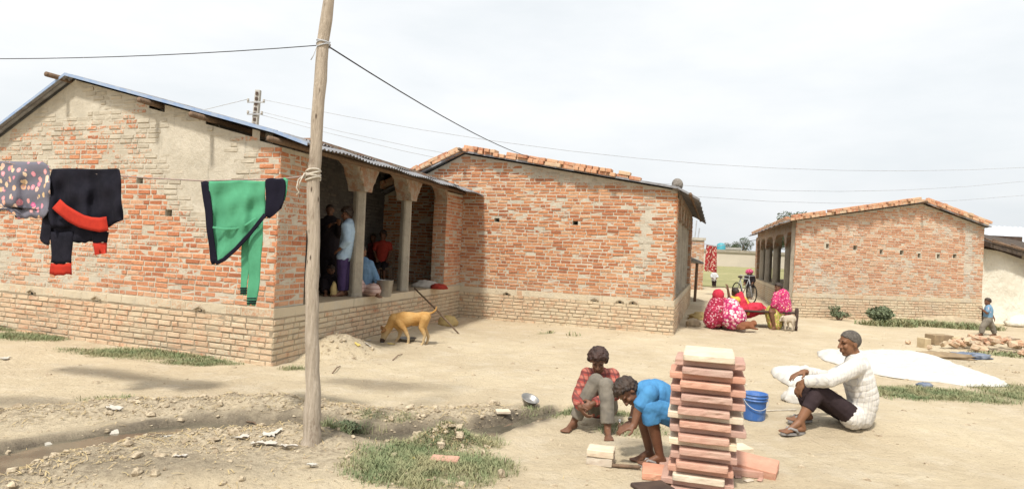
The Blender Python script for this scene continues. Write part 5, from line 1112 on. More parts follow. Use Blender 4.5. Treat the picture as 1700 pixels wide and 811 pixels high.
# W1, W2 squatting in front on the left
simple_person('woman in crimson with pink head cloth, leftmost at the string bed',w,g5(240,710,-.3),.205,dict(head=(268,525,-.15),neck=(266,560,-.15),chest=(262,590,-.15),belly=(255,630,-.12),pelvis=(255,665,-.1),sh=((225,572,-.2),(305,572,-.1)),el=((215,620,-.25),(310,620,-.2)),wr=((240,650,-.35),(285,650,-.3)),hip=((240,668,-.15),(275,668,-.05)),kn=((225,620,-.4),(275,625,-.38)),an=((235,700,-.3),(270,705,-.3)),toe=((230,715,-.45),(265,715,-.45))),(.4,-.6,-.3),[('shirt','sari_dark',1.6,.03)],hair='short',
 drapes=[('head_cloth','sari_red',[('e',w(266,512,-.13),(.115,.13,.13)),('c',w(262,535,-.1),w(290,575,-.08),.11,.17)]),('sari','sari_dark',[('c',w(262,580,-.15),w(245,660,-.2),.2,.24),('c',w(230,630,-.35),w(215,690,-.3),.13,.16)])])
simple_person('woman in a pink and white sari crouching beside the crimson one',w,g5(370,720,-.5),.205,dict(head=(345,560,-.25),neck=(352,585,-.3),chest=(362,610,-.33),belly=(370,650,-.35),pelvis=(372,685,-.35),sh=((320,598,-.3),(400,598,-.3)),el=((310,640,-.25),(415,640,-.25)),wr=((330,660,-.1),(395,660,-.1)),hip=((350,688,-.35),(392,688,-.35)),kn=((335,640,-.08),(405,640,-.08)),an=((330,720,-.2),(400,722,-.2)),toe=((325,722,-.05),(405,722,-.05))),(-.1,.9,-.4),[('shirt','sari_red',1.6,.03)],hair='tied',
 drapes=[('sari','sari_pink2',[('c',w(355,595,-.3),w(372,665,-.36),.19,.27),('c',w(330,640,-.1),w(405,640,-.1),.12,.12)]),('skirt_hem','sari_red',[('c',w(335,690,-.32),w(405,692,-.34),.13,.13)])])
# dog lying under the bed, white kid goat
MT['furbrown']=simple('red_brown_fur',(.22,.085,.04),(.15,.06,.03),8,.85,.5,60); MT['furwhite']=simple('dirty_white_fur',(.50,.43,.33),(.36,.30,.23),6,.9,.5,60)
gq=g5(470,742,-.6); w6=lambda zx,zy,dy=0.: K(1130+zx/4.267,370+zy/4.267,gq[1]+dy)
animal('dog','brown dog lying curled on the ground beside the string bed','dog',gq,[(w6(415,735),.06,.06),(w6(440,725),.085,.085),(w6(475,722),.085,.085),(w6(505,722),.07,.075)],
 [[(w6(430,738,-.05),.035),(w6(455,748,-.1),.022),(w6(425,750,-.14),.02)],[(w6(500,735,-.05),.05),(w6(520,745,-.1),.025),(w6(545,750,-.12),.02)]],[(w6(505,715),.06),(w6(518,705),.06),(w6(530,712,-.05),.035)],MT['furbrown'],.012,[(w6(410,738),.02),(w6(395,745,.05),.012)],[(w6(510,695),w6(505,688)),(w6(525,697),w6(528,690))])
gk=g5(765,765,-.12); w7=lambda zx,zy,dy=0.: K(1130+zx/4.267,370+zy/4.267,gk[1]+dy)
animal('goat','small dirty white goat standing at the right end of the string bed','goat',gk,[(w7(735,680),.06,.07),(w7(755,678),.075,.085),(w7(785,676),.075,.085),(w7(800,680),.06,.07)],
 [[(w7(742,690,-.04),.035),(w7(740,725,-.04),.018),(w7(740,755,-.04),.016)],[(w7(758,690,.04),.035),(w7(762,725,.04),.018),(w7(762,752,.04),.016)],[(w7(790,690,-.04),.04),(w7(795,725,-.04),.02),(w7(790,758,-.04),.016)],[(w7(800,690,.04),.04),(w7(806,722,.04),.02),(w7(802,752,.04),.016)]],
 [(w7(738,672),.055),(w7(722,672),.05),(w7(706,690),.028)],MT['furwhite'],.011,[(w7(805,668),.02),(w7(812,660),.012)],[(w7(722,660,-.05),w7(714,672,-.09)),(w7(726,658,.05),w7(734,668,.09))])
# ------------------------------------------------------------------ walking girl
D7=float(GG(1638,557)[1]); gl_=lambda zx,zy,dy=0.: K(1530+zx/3.24,350+zy/3.24,D7+dy); fp=GG(1640,557)
MT['bluegrey']=flowers('blue_print_top',(.14,.25,.36),[(.40,.42,.48),(.30,.12,.18)],14,.25)
simple_person('small girl in a blue top and grey trousers walking past the rubble heap',gl_,fp,.175,dict(head=(355,488),neck=(360,512),chest=(360,532),belly=(358,560),pelvis=(356,585),sh=((356,522,-.1),(362,522,.1)),el=((352,548,-.13),(372,546,.13)),wr=((328,530,-.1),(385,568,.1)),hip=((352,590,-.06),(360,590,.06)),kn=((328,622,-.06),(380,622,.06)),an=((322,655,-.06),(394,658,.06)),toe=((300,668,-.06),(378,672,.06))),(-1,-.1,-.05),[('shirt','bluegrey',.8,.008,.0),('trousers','greytr',1.92,.015)],hair='tied',zs=float(fp[2]),vox=.008)
# ------------------------------------------------------------------ cyclist and far child
p6=GG(1247,503); D6=float(p6[1]); k6=lambda zx,zy,dy=0.: K(1130+zx/4.267,370+zy/4.267,D6+dy)
bi=empty('bicycle',p6,'black bicycle standing in the lane beside the right house verandah','bicycle'); az=R(80); hd=V3(-math.cos(az),math.sin(az),0); rw=.33
def wheel(c):
    mb=MB(); mb.tube([c+hd*rw*math.cos(t)+V3(0,0,rw*math.sin(t)) for t in np.linspace(0,2*math.pi,33)],.02,8); ty=mb.build('wheel',MT['black'],bi,smooth=True)
    mb=MB()
    for t in np.linspace(0,2*math.pi,13)[:-1]: mb.tube([c,c+hd*(rw-.02)*math.cos(t)+V3(0,0,(rw-.02)*math.sin(t))],.003,4)
    mb.build('spokes',MT['greywire'],ty)
cf=V3(p6[0],p6[1],p6[2]+rw); cr_=cf+hd*1.02; wheel(cf); wheel(cr_)
mb=MB(); st_=cr_+V3(0,0,.5)-hd*.2; bb=cf+hd*.58+V3(0,0,-.03); hdp=cf+hd*.2+V3(0,0,.5)
for a,b_ in ((cf,hdp),(hdp,bb),(hdp,st_),(st_,bb),(bb,cr_),(cr_,st_-V3(0,0,.06))): mb.tube([a,b_],.016,8)
mb.build('frame',MT['greywire'],bi,smooth=True)
mb=MB(); sx=V3(hd[1],-hd[0],0); hb_=hdp+V3(0,0,.12); mb.tube([hb_+sx*.3+hd*.12,hb_+sx*.22,hb_,hb_-sx*.22,hb_-sx*.3+hd*.12],.014,8); mb.tube([hdp,hb_],.014,8); mb.build('handlebar',MT['greywire'],bi,smooth=True)
mb=MB(); mb.ell(st_+V3(0,0,.05),(.08,.13,.04)); mb.build('saddle',MT['darkwood'],bi,smooth=True)
fp=GG(1244,497)+hd*.45
rp=lambda zx,zy,dy=0.: K(1130+zx/4.267,370+zy/4.267,float(fp[1])+dy)
simple_person('person with a magenta head cloth standing behind the bicycle in the lane',rp,fp,.23,dict(head=(487,352),neck=(487,375),chest=(488,392),belly=(490,425),pelvis=(490,455),sh=((466,380),(512,380)),el=((458,405,-.05),(520,405,-.05)),wr=((452,425,-.25),(510,425,-.25)),hip=((480,458),(502,458)),kn=((480,505),(500,505)),an=((480,550),(500,550)),toe=((478,555,-.2),(500,555,-.2))),(-.5,-.8,0),[('shirt','darkc',1.8,.02),('trousers','greytr',1.9,.02)],zs=float(fp[2]),vox=.014,drapes=[('head_cloth','sari_pink',[('e',rp(487,346,.01),(.14,.15,.10))])])
fp=GG(1185,477); D8=float(fp[1]); k8=lambda zx,zy,dy=0.: K(1130+zx/4.267,370+zy/4.267,D8+dy)
MT['whitec']=fabric('white_cotton',(.62,.62,.62),(.45,.47,.50))
simple_person('small child in a white top standing far down the lane under the hanging cloth',k8,fp,.17,dict(head=(236,340),neck=(236,356),chest=(238,368),belly=(237,388),pelvis=(236,402),sh=((222,362),(252,362)),el=((216,378,-.05),(262,378,-.05)),wr=((228,390,-.15),(255,390,-.15)),hip=((230,404),(243,404)),kn=((230,428),(243,428)),an=((230,448),(244,450)),toe=((228,454,-.1),(246,454,-.1))),(0,-1,0),[('shirt','whitec',1.6,.02),('trousers','darktr',1.8,.015)],zs=float(fp[2]),vox=.013)
# ------------------------------------------------------------------ tarpaulin hut at the right edge
def bx(name,o,a,b,c,mat,parent): mb=MB(); mb.obox(o,a,b,c); return mb.build(name,mat,parent)
HD=float(HC.P(-SC,0,0)[1])
hx0=K(1629,500,HD)[0]+.03; hut=empty('tarpaulin_hut',(hx0+1.5,HD+.2,0),'low hut with a cream tarpaulin wall and dark thatched roof beside the right house','hut')
n=NT('cream_tarpaulin'); MT['tarp']=n.done(n.mix(n.step(n.noise(1.3,5,.6),.3,.7),(.62,.58,.49),(.53,.49,.40)),.85,n.math('ADD',n.noise(2.2,5,.6,n.mapping((1.6,1,.8))),n.math('MULTIPLY',n.noise(9,4,.6),.25)),.8,.12)
vs=[];fs=[];nu,nv=40,24; zb_=float(hgt(hx0+1,HD))
for j in range(nv+1):
    for i in range(nu+1):
        a,b_=i/nu,j/nv; x_=hx0+a*2.6; zt_=2.18-.50*a+.03*math.sin(a*9); z=zb_-.02+(zt_-zb_)*b_
        y_=HD+.12+.06*math.sin(a*7+b_*3)+.05*float(fbm(np.array([a*5]),np.array([b_*4]),seed=61)[0])-.28*(1-b_)**2-.25*math.exp(-((a-.62)/.12)**2-((b_-.12)/.16)**2)
        vs.append((x_,y_,z))
for j in range(nv):
    for i in range(nu): fs.append((j*(nu+1)+i,j*(nu+1)+i+1,(j+1)*(nu+1)+i+1,(j+1)*(nu+1)+i))
mb=MB(); mb.add(vs,fs); mb.add([(x_,y_+.012,z) for x_,y_,z in vs],fs); mb.build('tarpaulin_wall',MT['tarp'],hut,smooth=True)
MT['thatch']=simple('old_thatch',(.10,.075,.055),(.05,.04,.035),14,.95,.9,40,.03)
rv=[V3(hx0-.02,HD-.28,2.32),V3(hx0+3.4,HD-.28,1.58),V3(hx0+3.4,HD+3.2,2.6),V3(hx0-.02,HD+3.2,3.0)]
mb=MB(); mb.prism(rv,(0,0,-.14)); 
rf=mb.build('roof',MT['thatch'],hut)
for i in range(7): 
    t=i/6; mb=MB(); a=lerp(rv[0],rv[1],t*.97+.01); mb.tube([a+V3(0,-.10,.02),a+V3(.05,.8,.26)],.022,7); mb.build('roof_pole',MT['wood'],rf)
mb=MB(); mb.tube([rv[0]+V3(.02,-.02,.04),rv[1]+V3(0,-.02,.04)],.035,8); mb.build('eave_pole',MT['wood'],rf)
mb=MB(); mb.tube([V3(hx0+1.42,HD-.12,zb_-.1),V3(hx0+1.33,HD-.12,1.9)],.045,8); mb.build('post',MT['darkwood'],hut)
bx('back_wall',(hx0,HD+3.0,-.2),(3.4,0,0),(0,.1,0),(0,0,2.9),MT['darkwood'],hut)
p=GG(1690,535); heap('tarpaulin_heap',(hx0+.95,HD-.75,float(hgt(hx0+.9,HD-.7))),(.75,.38,.26),MT['tarp'],14,'crumpled heap of cream tarpaulin at the foot of the hut wall','tarpaulin',.35,2.6)
# white tin roofed house beyond
q0=K(1630,404,27); tr=empty('tin_roofed_house',(q0[0]+4,28,0),'far house with a pale corrugated roof showing above the tarpaulin hut','house')
bx('wall',(q0[0]+.3,27.5,-.1),(9,0,0),(0,5,0),(0,0,q0[2]),MT['cement'],tr)
mb=MB(); a=K(1622,400,27); b_=K(1622,373,30); sheet(mb,(a[0]-.6,30,b_[2]),(a[0]-.6,27,a[2]),(a[0]+11,27,a[2]-.1),(a[0]+11,30,b_[2]-.1),.035,.24)
MT['whitetin']=simple('pale_tin',(.52,.55,.58),(.42,.45,.48),2,.5,.1,20); mb.build('roof',MT['whitetin'],tr)
q1=K(1660,398,25.5); rt2=empty('rusty_shed',(q1[0]+3,26,0),'low shed with a rusty brown roof behind the tarpaulin hut','shed')
MT['rust']=simple('rusty_tin',(.22,.10,.06),(.13,.06,.04),3,.8,.2,20)
bx('wall',(q1[0]+.3,25.3,-.1),(6,0,0),(0,1.1,0),(0,0,q1[2]-.45),MT['cement'],rt2)
mb=MB(); sheet(mb,(q1[0],26.4,q1[2]),(q1[0],24.6,q1[2]-.55),(q1[0]+7,24.6,q1[2]-.65),(q1[0]+7,26.4,q1[2]-.1),.03,.2); mb.build('roof',MT['rust'],rt2)
# ------------------------------------------------------------------ white sheets spread on the ground
MT['white']=fabric('white_sheet',(.56,.54,.505),(.49,.47,.43))
def ground_sheet(name,rows,label,lump=.05,seed=0,nc=40,sub=10,lift=.012):
    ys=[r[0] for r in rows]; Y=np.linspace(ys[0],ys[-1],sub*4); V=[]
    for j,y in enumerate(Y):
        xl=np.interp(y,ys,[r[1] for r in rows]); xr=np.interp(y,ys,[r[2] for r in rows])
        for k in range(nc+1): V.append(G0(xl+(xr-xl)*k/nc,y)[:2])
    V=np.array(V); nr=len(Y); t=np.linspace(0,1,nc+1); e=np.minimum(np.minimum(t,1-t)[None,:]*9,1)*np.minimum(np.minimum(np.arange(nr),nr-1-np.arange(nr))[:,None]/5.,1)
    z=hgt(V[:,0],V[:,1],False)+lift+(e.ravel()**.5)*(lump*(.75+.6*fbm(V[:,0]*1.6,V[:,1]*1.6,seed=seed))+.05*(1-2*np.abs(fbm(V[:,0]*3.2+V[:,1]*1.5,V[:,1]*7,seed=seed+2)))+.012*fbm(V[:,0]*9,V[:,1]*14,seed=seed+4))
    B=np.c_[V,z-.010]; T=np.c_[V,z]; m_=len(T)
    F0=[(j*(nc+1)+k,j*(nc+1)+k+1,(j+1)*(nc+1)+k+1,(j+1)*(nc+1)+k) for j in range(nr-1) for k in range(nc)]
    rim=[j*(nc+1) for j in range(nr)]+[(nr-1)*(nc+1)+k for k in range(1,nc+1)]+[j*(nc+1)+nc for j in range(nr-2,-1,-1)]+list(range(nc-1,0,-1))
    F=F0+[tuple(m_+i for i in f[::-1]) for f in F0]+[(rim[i],rim[(i+1)%len(rim)],m_+rim[(i+1)%len(rim)],m_+rim[i]) for i in range(len(rim))]
    mb=MB(); mb.add(np.vstack([T,B]),F); o=mb.build(name,MT['white'],None,smooth=True); tag(o,label,'sheet'); return o
ground_sheet('white_sheet',[(581,1366,1440),(584,1356,1500),(590,1358,1535),(597,1368,1562),(604,1390,1585),(612,1425,1608),(620,1446,1630),(628,1482,1652),(635,1535,1668),(642,1600,1676)],'large white sheet spread on the ground behind the seated man',.035,3,60,14)
ground_sheet('white_sheet',[(612,1290,1335),(616,1279,1345),(624,1284,1350),(634,1298,1354),(644,1315,1356),(650,1332,1358)],'small white sheet on the ground in front of the hands of the seated man',.05,5,30,8)
p=GG(1330,672); heap('white_bundle',(p[0]+.03,p[1]+.18,p[2]),(.14,.12,.12),MT['white'],16,'white cloth bundle on the ground just beyond the shins of the seated man','bundle',.3)
p0,p1=GG(1272,683),GG(1322,681); line('cord',[p0+V3(0,0,.01),p1+V3(0,0,.012)],.006,MT['rope'],'pale cord lying on the ground right of the blue bucket','cord')
# ------------------------------------------------------------------ heap of broken bricks and stones, right
hp=GG(1645,582); rg=random.Random(5); mats=[]
n=NT('broken_brick'); c=n.ramp(n.rnd(),[(0,(.45,.30,.20)),(.35,(.52,.40,.27)),(.7,(.50,.25,.15)),(1,(.40,.34,.26))]); MT['rubble']=n.done(n.mix(n.step(n.noise(12,5,.7),.4,.7),c,(.50,.42,.30)),.95,n.noise(30,5,.7),.6,.015)
protos=[]
for i in range(5):
    mb=MB(); mb.box((0,0,0),(.2*rg.uniform(.8,1.2),.13*rg.uniform(.8,1.2),.10*rg.uniform(.8,1.2)),bev=.02,jit=.022); protos.append(mb)
PR=[]
LR='broken brick piece in the rubble heap where the small girl walks past'
for i in range(64):
    a=rg.gauss(0,.62); b_=rg.gauss(0,.28); h_=max(0,.26*math.exp(-(a/.75)**2-(b_/.4)**2))*rg.uniform(.5,1.)
    x_,y_=hp[0]+.15+a,hp[1]+.1+b_
    if i<5: o=protos[i].build('broken_brick',MT['rubble']); PR.append(o)
    else: o=PR[i%5].copy(); COL.objects.link(o)
    o.location=(x_,y_,float(hgt(x_,y_))+.04+h_); o.rotation_euler=(rg.uniform(-.5,.5),rg.uniform(-.5,.5),rg.uniform(0,6)); s_=rg.uniform(.5,.95); o.scale=(s_,s_,s_); LOC[o.name]=np.array(o.location); tag(o,LR,'brick','broken bricks in the heap')
MT['claybrown']=simple('brown_clay',(.30,.22,.13),(.22,.16,.10),6,.95,.5,25); MT['clayyel']=simple('yellow_clay',(.50,.40,.25),(.40,.31,.19),5,.95,.5,25)
def block(px,py,sz,mat,rz,label,seed): p=GG(px,py); o=slab_obj(sz,MT[mat],'clay_block',.012,.01,seed); o.location=(p[0],p[1]+sz[1]/2,p[2]+sz[2]/2-.01); o.rotation_euler=(0,0,rz); tag(o,label,'clay block')
block(1566,572,(.42,.28,.2),'claybrown',R(8),'brown clay block lying left of the rubble heap',31); block(1598,573,(.36,.25,.16),'clayyel',R(-6),'yellow clay block between the brown block and the rubble heap',32); block(1539,578,(.14,.2,.2),'clayyel',R(12),'upright yellowish clay block at the left end of the blocks',33)
p=GG(1560,594); heap('dark_rag',(p[0],p[1]+.1,p[2]),(.55,.2,.07),MT['claybrown'],21,'dark heap of rags and husks beyond the large white sheet','rag heap',.5,3)
MT['bluerag']=fabric('blue_grey_rag',(.10,.13,.19),(.2,.22,.26)); p=GG(1612,594); heap('blue_rag',(p[0],p[1]+.05,p[2]),(.34,.16,.07),MT['bluerag'],22,'blue grey rag lying in front of the rubble heap','rag',.5,3)
p=GG(1535,641); heap('dark_rag',(p[0],p[1],p[2]),(.09,.06,.04),MT['bluerag'],23,'small dark rag on the grass in front of the large white sheet','rag',.5,3)
p=GG(1575,538); heap('earth_heap',(p[0],p[1],p[2]),(.8,.32,.17),MT['stone'],24,'low pale heap of earth in the grass before the right house','heap',.3,2.5)
p=GG(1488,527); heap('earth_heap',(p[0],p[1],p[2]),(.26,.2,.22),MT['stone'],25,'small earth heap beside the bush before the right house','heap',.3,2.5)
# stones and sack by house B's corner
p=GG(1150,541); rock('stone',p,(.16,.13,.12),MT['stone'],11,1,'pale stone lying by the right corner of the middle house','stone')
p=GG(1166,531); heap('sack',(p[0]+.15,p[1]+.2,p[2]),(.40,.22,.12),MT['yellowsack'],26,'straw coloured heap of husks beside the stone at the middle house corner','husk heap',.5,3)
# ------------------------------------------------------------------ lane background: shed, brick tower, hanging cloth, wall, tank
Ys=23.; x0=K(1146,440,Ys)[0]-.5; sh=empty('lean_to_shed',(x0+.2,Ys,0),'dark lean-to shed with wooden posts behind the middle house','shed')
zt_=K(1150,432,Ys)[2]
mb=MB(); mb.prism([V3(x0-.6,Ys-.4,zt_+.5),V3(x0+.85,Ys-.4,zt_-.05),V3(x0+.85,Ys+3,zt_-.05),V3(x0-.6,Ys+3,zt_+.5)],(0,0,-.06)); mb.build('roof',MT['tin'],sh)
bx('back_wall',(x0+.3,Ys+.5,-.1),(.1,0,0),(0,2.4,0),(0,0,zt_-.05),MT['darkwood'],sh)
for x_,y_ in ((x0+.62,Ys-.3),(x0+.72,Ys+1.2),(x0+.74,Ys+2.7)): mb=MB(); mb.tube([V3(x_,y_,-.1),V3(x_+.03,y_,zt_-.08)],.05,8); mb.build('post',MT['wood'],sh)
Yt=31.; a=K(1138,480,Yt); b_=K(1166,480,Yt); ztw=K(1150,398,Yt)[2]; tw=empty('brick_building',((a[0]+b_[0])/2,Yt,0),'small brick building rising behind the lean-to shed at the lane','building')
mb=MB(); TO=V3(a[0]-2,Yt,0); slab(mb,TO,V3(1,0,0),V3(0,-1,0),0,b_[0]-a[0]+2,-.1,lambda s:ztw,.25); bricks(mb,TO,V3(1,0,0),V3(0,-1,0),0,b_[0]-a[0]+2,0,lambda s:ztw,lambda s,z:.75,.1,(),1,seed=900); mb.build('wall',[MT['mortar'],MT['brickB']],tw,attr=True)
bx('side_wall',(b_[0]-.25,Yt+.25,-.1),(.25,0,0),(0,4,0),(0,0,ztw),MT['brickB'],tw); bx('parapet',(a[0]-2.05,Yt-.06,ztw),(b_[0]-a[0]+2.1,0,0),(0,4.3,0),(0,0,.12),MT['mortar'],tw)
c=K(1150,398,Yt+.8)
for dx,hh_ in ((-.2,.5),(.1,.7),(.25,.4)): mb=MB(); mb.tube([c+V3(dx,0,.1),c+V3(dx+.05,0,.1+hh_*1.2)],.03,6); mb.build('rebar',MT['greywire'],tw)
Yc=27.; hc=K(1179,425,Yc); pa,pb_=K(1172,405,Yc),K(1191,407,Yc)
MT['redprint']=flowers('red_print_cloth',(.30,.03,.03),[(.60,.46,.36),(.52,.35,.25)],13,.42)
vs=[];fs=[]
for j in range(13):
    for i in range(9):
        y=[406,448][0]+j*3.6; xl=1173-(j/12)*4; xr=1190+.0*j; q=K(xl+(xr-xl)*i/8,y+(i/8)*3,Yc+.05*math.sin(i*1.3+j*.3)); vs.append(q)
for j in range(12):
    for i in range(8): fs.append((j*9+i,j*9+i+1,(j+1)*9+i+1,(j+1)*9+i))
mb=MB(); mb.add(vs,fs); mb.add([v+V3(0,.02,0) for v in vs],fs); tag(mb.build('hanging_cloth',MT['redprint'],None,origin=K(1181,450,Yc),smooth=True),'red patterned cloth hung on a line across the far end of the lane','laundry')
line('clothesline',[K(1150,404,Yc),K(1172,405,Yc),K(1192,408,Yc),K(1256,398,Yc+3)],.012,MT['greywire'],'thin line across the lane carrying the red patterned cloth','clothesline')
Yw=115.; a=K(1150,442,Yw); b_=K(1252,442,Yw); zw=K(1200,416.5,Yw)[2]
MT['farwall']=simple('pale_beige_wall',(.52,.46,.38),(.46,.41,.34),.3,.9,.1,2)
fw=empty('boundary_wall',((a[0]+b_[0])/2,Yw,0),'long pale beige wall beyond the green field','wall')
bx('wall',(a[0]-8,Yw,-.2),(b_[0]-a[0]+40,0,0),(0,.4,0),(0,0,zw),MT['farwall'],fw); bx('coping',(a[0]-8.2,Yw-.2,zw-.2),(b_[0]-a[0]+40.4,0,0),(0,.8,0),(0,0,.45),MT['cement'],fw)
Yk=118.; c=K(1197,413,Yk); rk=(K(1204,413,Yk)[0]-K(1190,413,Yk)[0])/2; zk=K(1197,424,Yk)[2]; tk=empty('water_tank',(c[0],Yk,zk),'turquoise water tank standing above the far pale wall','tank')
MT['teal']=simple('turquoise_plastic',(.06,.30,.36),(.05,.25,.31),.5,.5,.1,3); hk=K(1197,403,Yk)[2]-zk
mb=MB(); mb.lathe([(0,0),(rk,0),(rk*1.03,hk*.3),(rk,hk*.32),(rk*1.03,hk*.62),(rk,hk*.64),(rk,hk*.88),(rk*.5,hk*.98),(rk*.3,hk),(0,hk)],20,(c[0],Yk,zk)); mb.build('barrel',MT['teal'],tk,smooth=True)
mb=MB(); mb.box((c[0],Yk,zk/2-.02),(rk*1.7,rk*1.7,zk-.04)); mb.build('stand',MT['farwall'],tk)
a=K(1205,420,122); b_=K(1226,420,122); zb1=K(1215,414,122)[2]; fb=empty('far_house',((a[0]+b_[0])/2,122,0),'low pale house showing above the far beige wall','house')
bx('wall',(a[0],122,-.2),(b_[0]-a[0],0,0),(0,8,0),(0,0,zb1),MT['farwall'],fb); bx('roof',(a[0]-.3,121.6,zb1),(b_[0]-a[0]+.6,0,0),(0,8.8,0),(0,0,.4),MT['concrete'],fb)
# ------------------------------------------------------------------ trees, bushes
def leaf_cloud(name,cs,nl,size,mat,parent,seed,flat=.8):
    rs=np.random.RandomState(seed); V=[];w_=np.array([c[1]**2 for c in cs]); w_=w_/w_.sum()
    idx=rs.choice(len(cs),nl,p=w_); d=rs.normal(size=(nl,3)); d/=np.linalg.norm(d,axis=1)[:,None]; rad=rs.uniform(.45,1.08,nl)**.6
    C=np.array([c[0] for c in cs])[idx]; Rr=np.array([c[1] for c in cs])[idx]; P_=C+d*(rad*Rr)[:,None]*np.array([1,1,flat])
    a=rs.normal(size=(nl,3)); a/=np.linalg.norm(a,axis=1)[:,None]; b_=np.cross(a,rs.normal(size=(nl,3))); b_/=np.linalg.norm(b_,axis=1)[:,None]
    s_=size*rs.uniform(.6,1.3,nl)[:,None]
    Vv=np.stack([P_-a*s_,P_+b_*s_*.42,P_+a*s_,P_-b_*s_*.42],1).reshape(-1,3); Fc=np.arange(nl*4).reshape(-1,4)
    return raw_mesh(name,Vv,Fc,mat,parent,smooth=False)
n=NT('leaf_green'); MT['leaf']=n.done(n.mix(n.step(n.noise(6,4,.7),.3,.7),(.12,.15,.085),(.18,.205,.12)),.8); MT['leafd']=simple('far_leaf',(.06,.085,.045),(.09,.11,.06),.6,.9)
def tree(px,py,Y,h_,label,seed):
    b0=G0(px,py); base=V3(K(px,py,Y)[0],Y,0); t=empty('tree',base,label,'tree'); rs=random.Random(seed); mb=MB()
    mb.tube([base,base+V3(.1,0,h_*.3),base+V3(.0,0,h_*.62)],[h_*.035,h_*.026,h_*.012],8); cs=[]
    for i in range(8):
        a=rs.uniform(0,6.28); q=base+V3(math.cos(a)*h_*.26*rs.random(),math.sin(a)*h_*.26*rs.random(),h_*rs.uniform(.5,.88)); mb.tube([base+V3(0,0,h_*.38),q],[h_*.014,h_*.006],6); cs.append((q,h_*rs.uniform(.10,.19)))
    mb.build('trunk',MT['wood'],t); leaf_cloud('crown',cs,2200,h_*.02,MT['leafd'],t,seed)
for i,(px,Y,h_,lab) in enumerate(((1232,150,6.6,'small round tree showing above the far wall left of the right house'),(1307,90,8.5,'pale green tree seen through the verandah of the right house'),(1292,110,8.,'tree far behind seen between the columns of the right house'),(1212,190,6.5,'distant tree low on the horizon above the far wall'),(1278,140,8,'distant tree glimpsed between the far columns of the right house'))): tree(px,440,Y,h_,lab,40+i)
def bush(px,py,rx,rz,label,seed,nl=1400,ls=.045):
    p=GG(px,py); t=empty('bush',p,label,'bush'); rs=random.Random(seed); mb=MB(); cs=[]
    for i in range(14):
        a=rs.uniform(0,6.28); q=p+V3(math.cos(a)*rx*rs.random(),math.sin(a)*rx*.6*rs.random(),rz*rs.uniform(.3,.9)); mb.tube([p+V3(rs.uniform(-.05,.05),0,-.02),q],[.012,.005],5); cs.append((q,rx*rs.uniform(.22,.38)))
    mb.build('stem',MT['wood'],t); leaf_cloud('foliage',cs,nl,ls,MT['leaf'],t,seed)
bush(1452,537,.46,.42,'leafy grey-green bush at the foot of the right house wall',70,1800,.05); bush(1393,531,.26,.36,'small feathery bush left of the larger bush at the right house',71,900,.03)
bush(575,724,.11,.13,'dark green tuft of weeds by the ditch right of the wooden pole',72,420,.018)
# ------------------------------------------------------------------ grass, straw, clods
rs=np.random.RandomState(4); Vs=[]; nb=0
for (px,py,rx,ry,dens,hh_) in GRASS:
    p=G0(px,py); A_=math.pi*rx*ry; far=p[1]>12; cnt=int(A_*dens*(26000 if p[1]<6 else 13000 if not far else 2600)); cnt=min(cnt,26000)
    r_=np.sqrt(rs.uniform(0,1,cnt))*1.15; t=rs.uniform(0,6.283,cnt); x=p[0]+rx*r_*np.cos(t); y=p[1]+ry*r_*np.sin(t)
    keep=ellmask(x,y,px,py,rx,ry)*(.55+.9*fbm(x*3,y*3,seed=88))>rs.uniform(0,.85,cnt); 
    dd,w_=dist_poly(x,y,DITCH,DITCH_W); keep&=dd>w_*.75
    x,y=x[keep],y[keep]; z=hgt(x,y); k_=len(x); a=rs.uniform(0,6.283,k_); H_=hh_*rs.uniform(.25,1.0,k_)*(.75 if not far else 1.1); wd=(.0026 if not far else .008)*rs.uniform(.7,1.5,k_)*(1 if p[1]>6 else .85); ln=H_*rs.uniform(.4,1.6,k_)
    ca,sa=np.cos(a),np.sin(a); b0=np.stack([x-sa*wd,y+ca*wd,z-.004],1); b1=np.stack([x+sa*wd,y-ca*wd,z-.004],1)
    m0=np.stack([x+ca*ln*.4-sa*wd*.8,y+sa*ln*.4+ca*wd*.8,z+H_*.65],1); m1=np.stack([x+ca*ln*.4+sa*wd*.8,y+sa*ln*.4-ca*wd*.8,z+H_*.65],1); tp=np.stack([x+ca*ln,y+sa*ln,z+H_],1)
    Vs.append(np.stack([b0,b1,m1,m0, m0,m1,tp,tp+1e-5],1).reshape(-1,3))
V=np.vstack(Vs); n=NT('short_grass'); MT['grass']=n.done(n.mix(n.step(n.noise(3,4,.7),.3,.7),n.mix(n.step(n.noise(40,2),.35,.65),(.115,.17,.075),(.19,.235,.115)),(.30,.275,.15)),.75)
g=raw_mesh('grass',V,np.arange(len(V)).reshape(-1,4),MT['grass'],smooth=False); stuff(g,'short patchy grass growing in clumps on the bare earth')
print('grass quads',len(V)//4)
def scatter_pts(n_,seed):
    rs=np.random.RandomState(seed); pts=[]
    def along(L,k,s): 
        L=np.array(L); i=rs.randint(0,len(L)-1,k); t=rs.uniform(0,1,k)[:,None]; return L[i]*(1-t)+L[i+1]*t+rs.normal(0,s,(k,2))
    pts.append(along(BANK,int(n_*.45),.17)); pts.append(along(BANK2,int(n_*.3),.22))
    for (px,py,s,fr_) in ((735,735,.15,.16),(560,590,.3,.05),(640,790,.5,.03),(1600,600,.6,.04),(200,780,.7,.06),(420,790,.5,.05)): p=G0(px,py); pts.append(p[:2]+rs.normal(0,s,(int(n_*fr_),2)))
    return np.vstack(pts)
P2=scatter_pts(4200,6); r6=random.Random(3); mbs=MB(); base=MB(); base.ell((0,0,0),1,None,6,4); BV=np.array(base.v); BF=base.f
Z2=hgt(P2[:,0],P2[:,1]); szs=np.random.RandomState(8).pareto(2.6,len(P2))*.006+.004; szs=np.minimum(szs,.04)
VV=[];FF=[]
rs=np.random.RandomState(10)
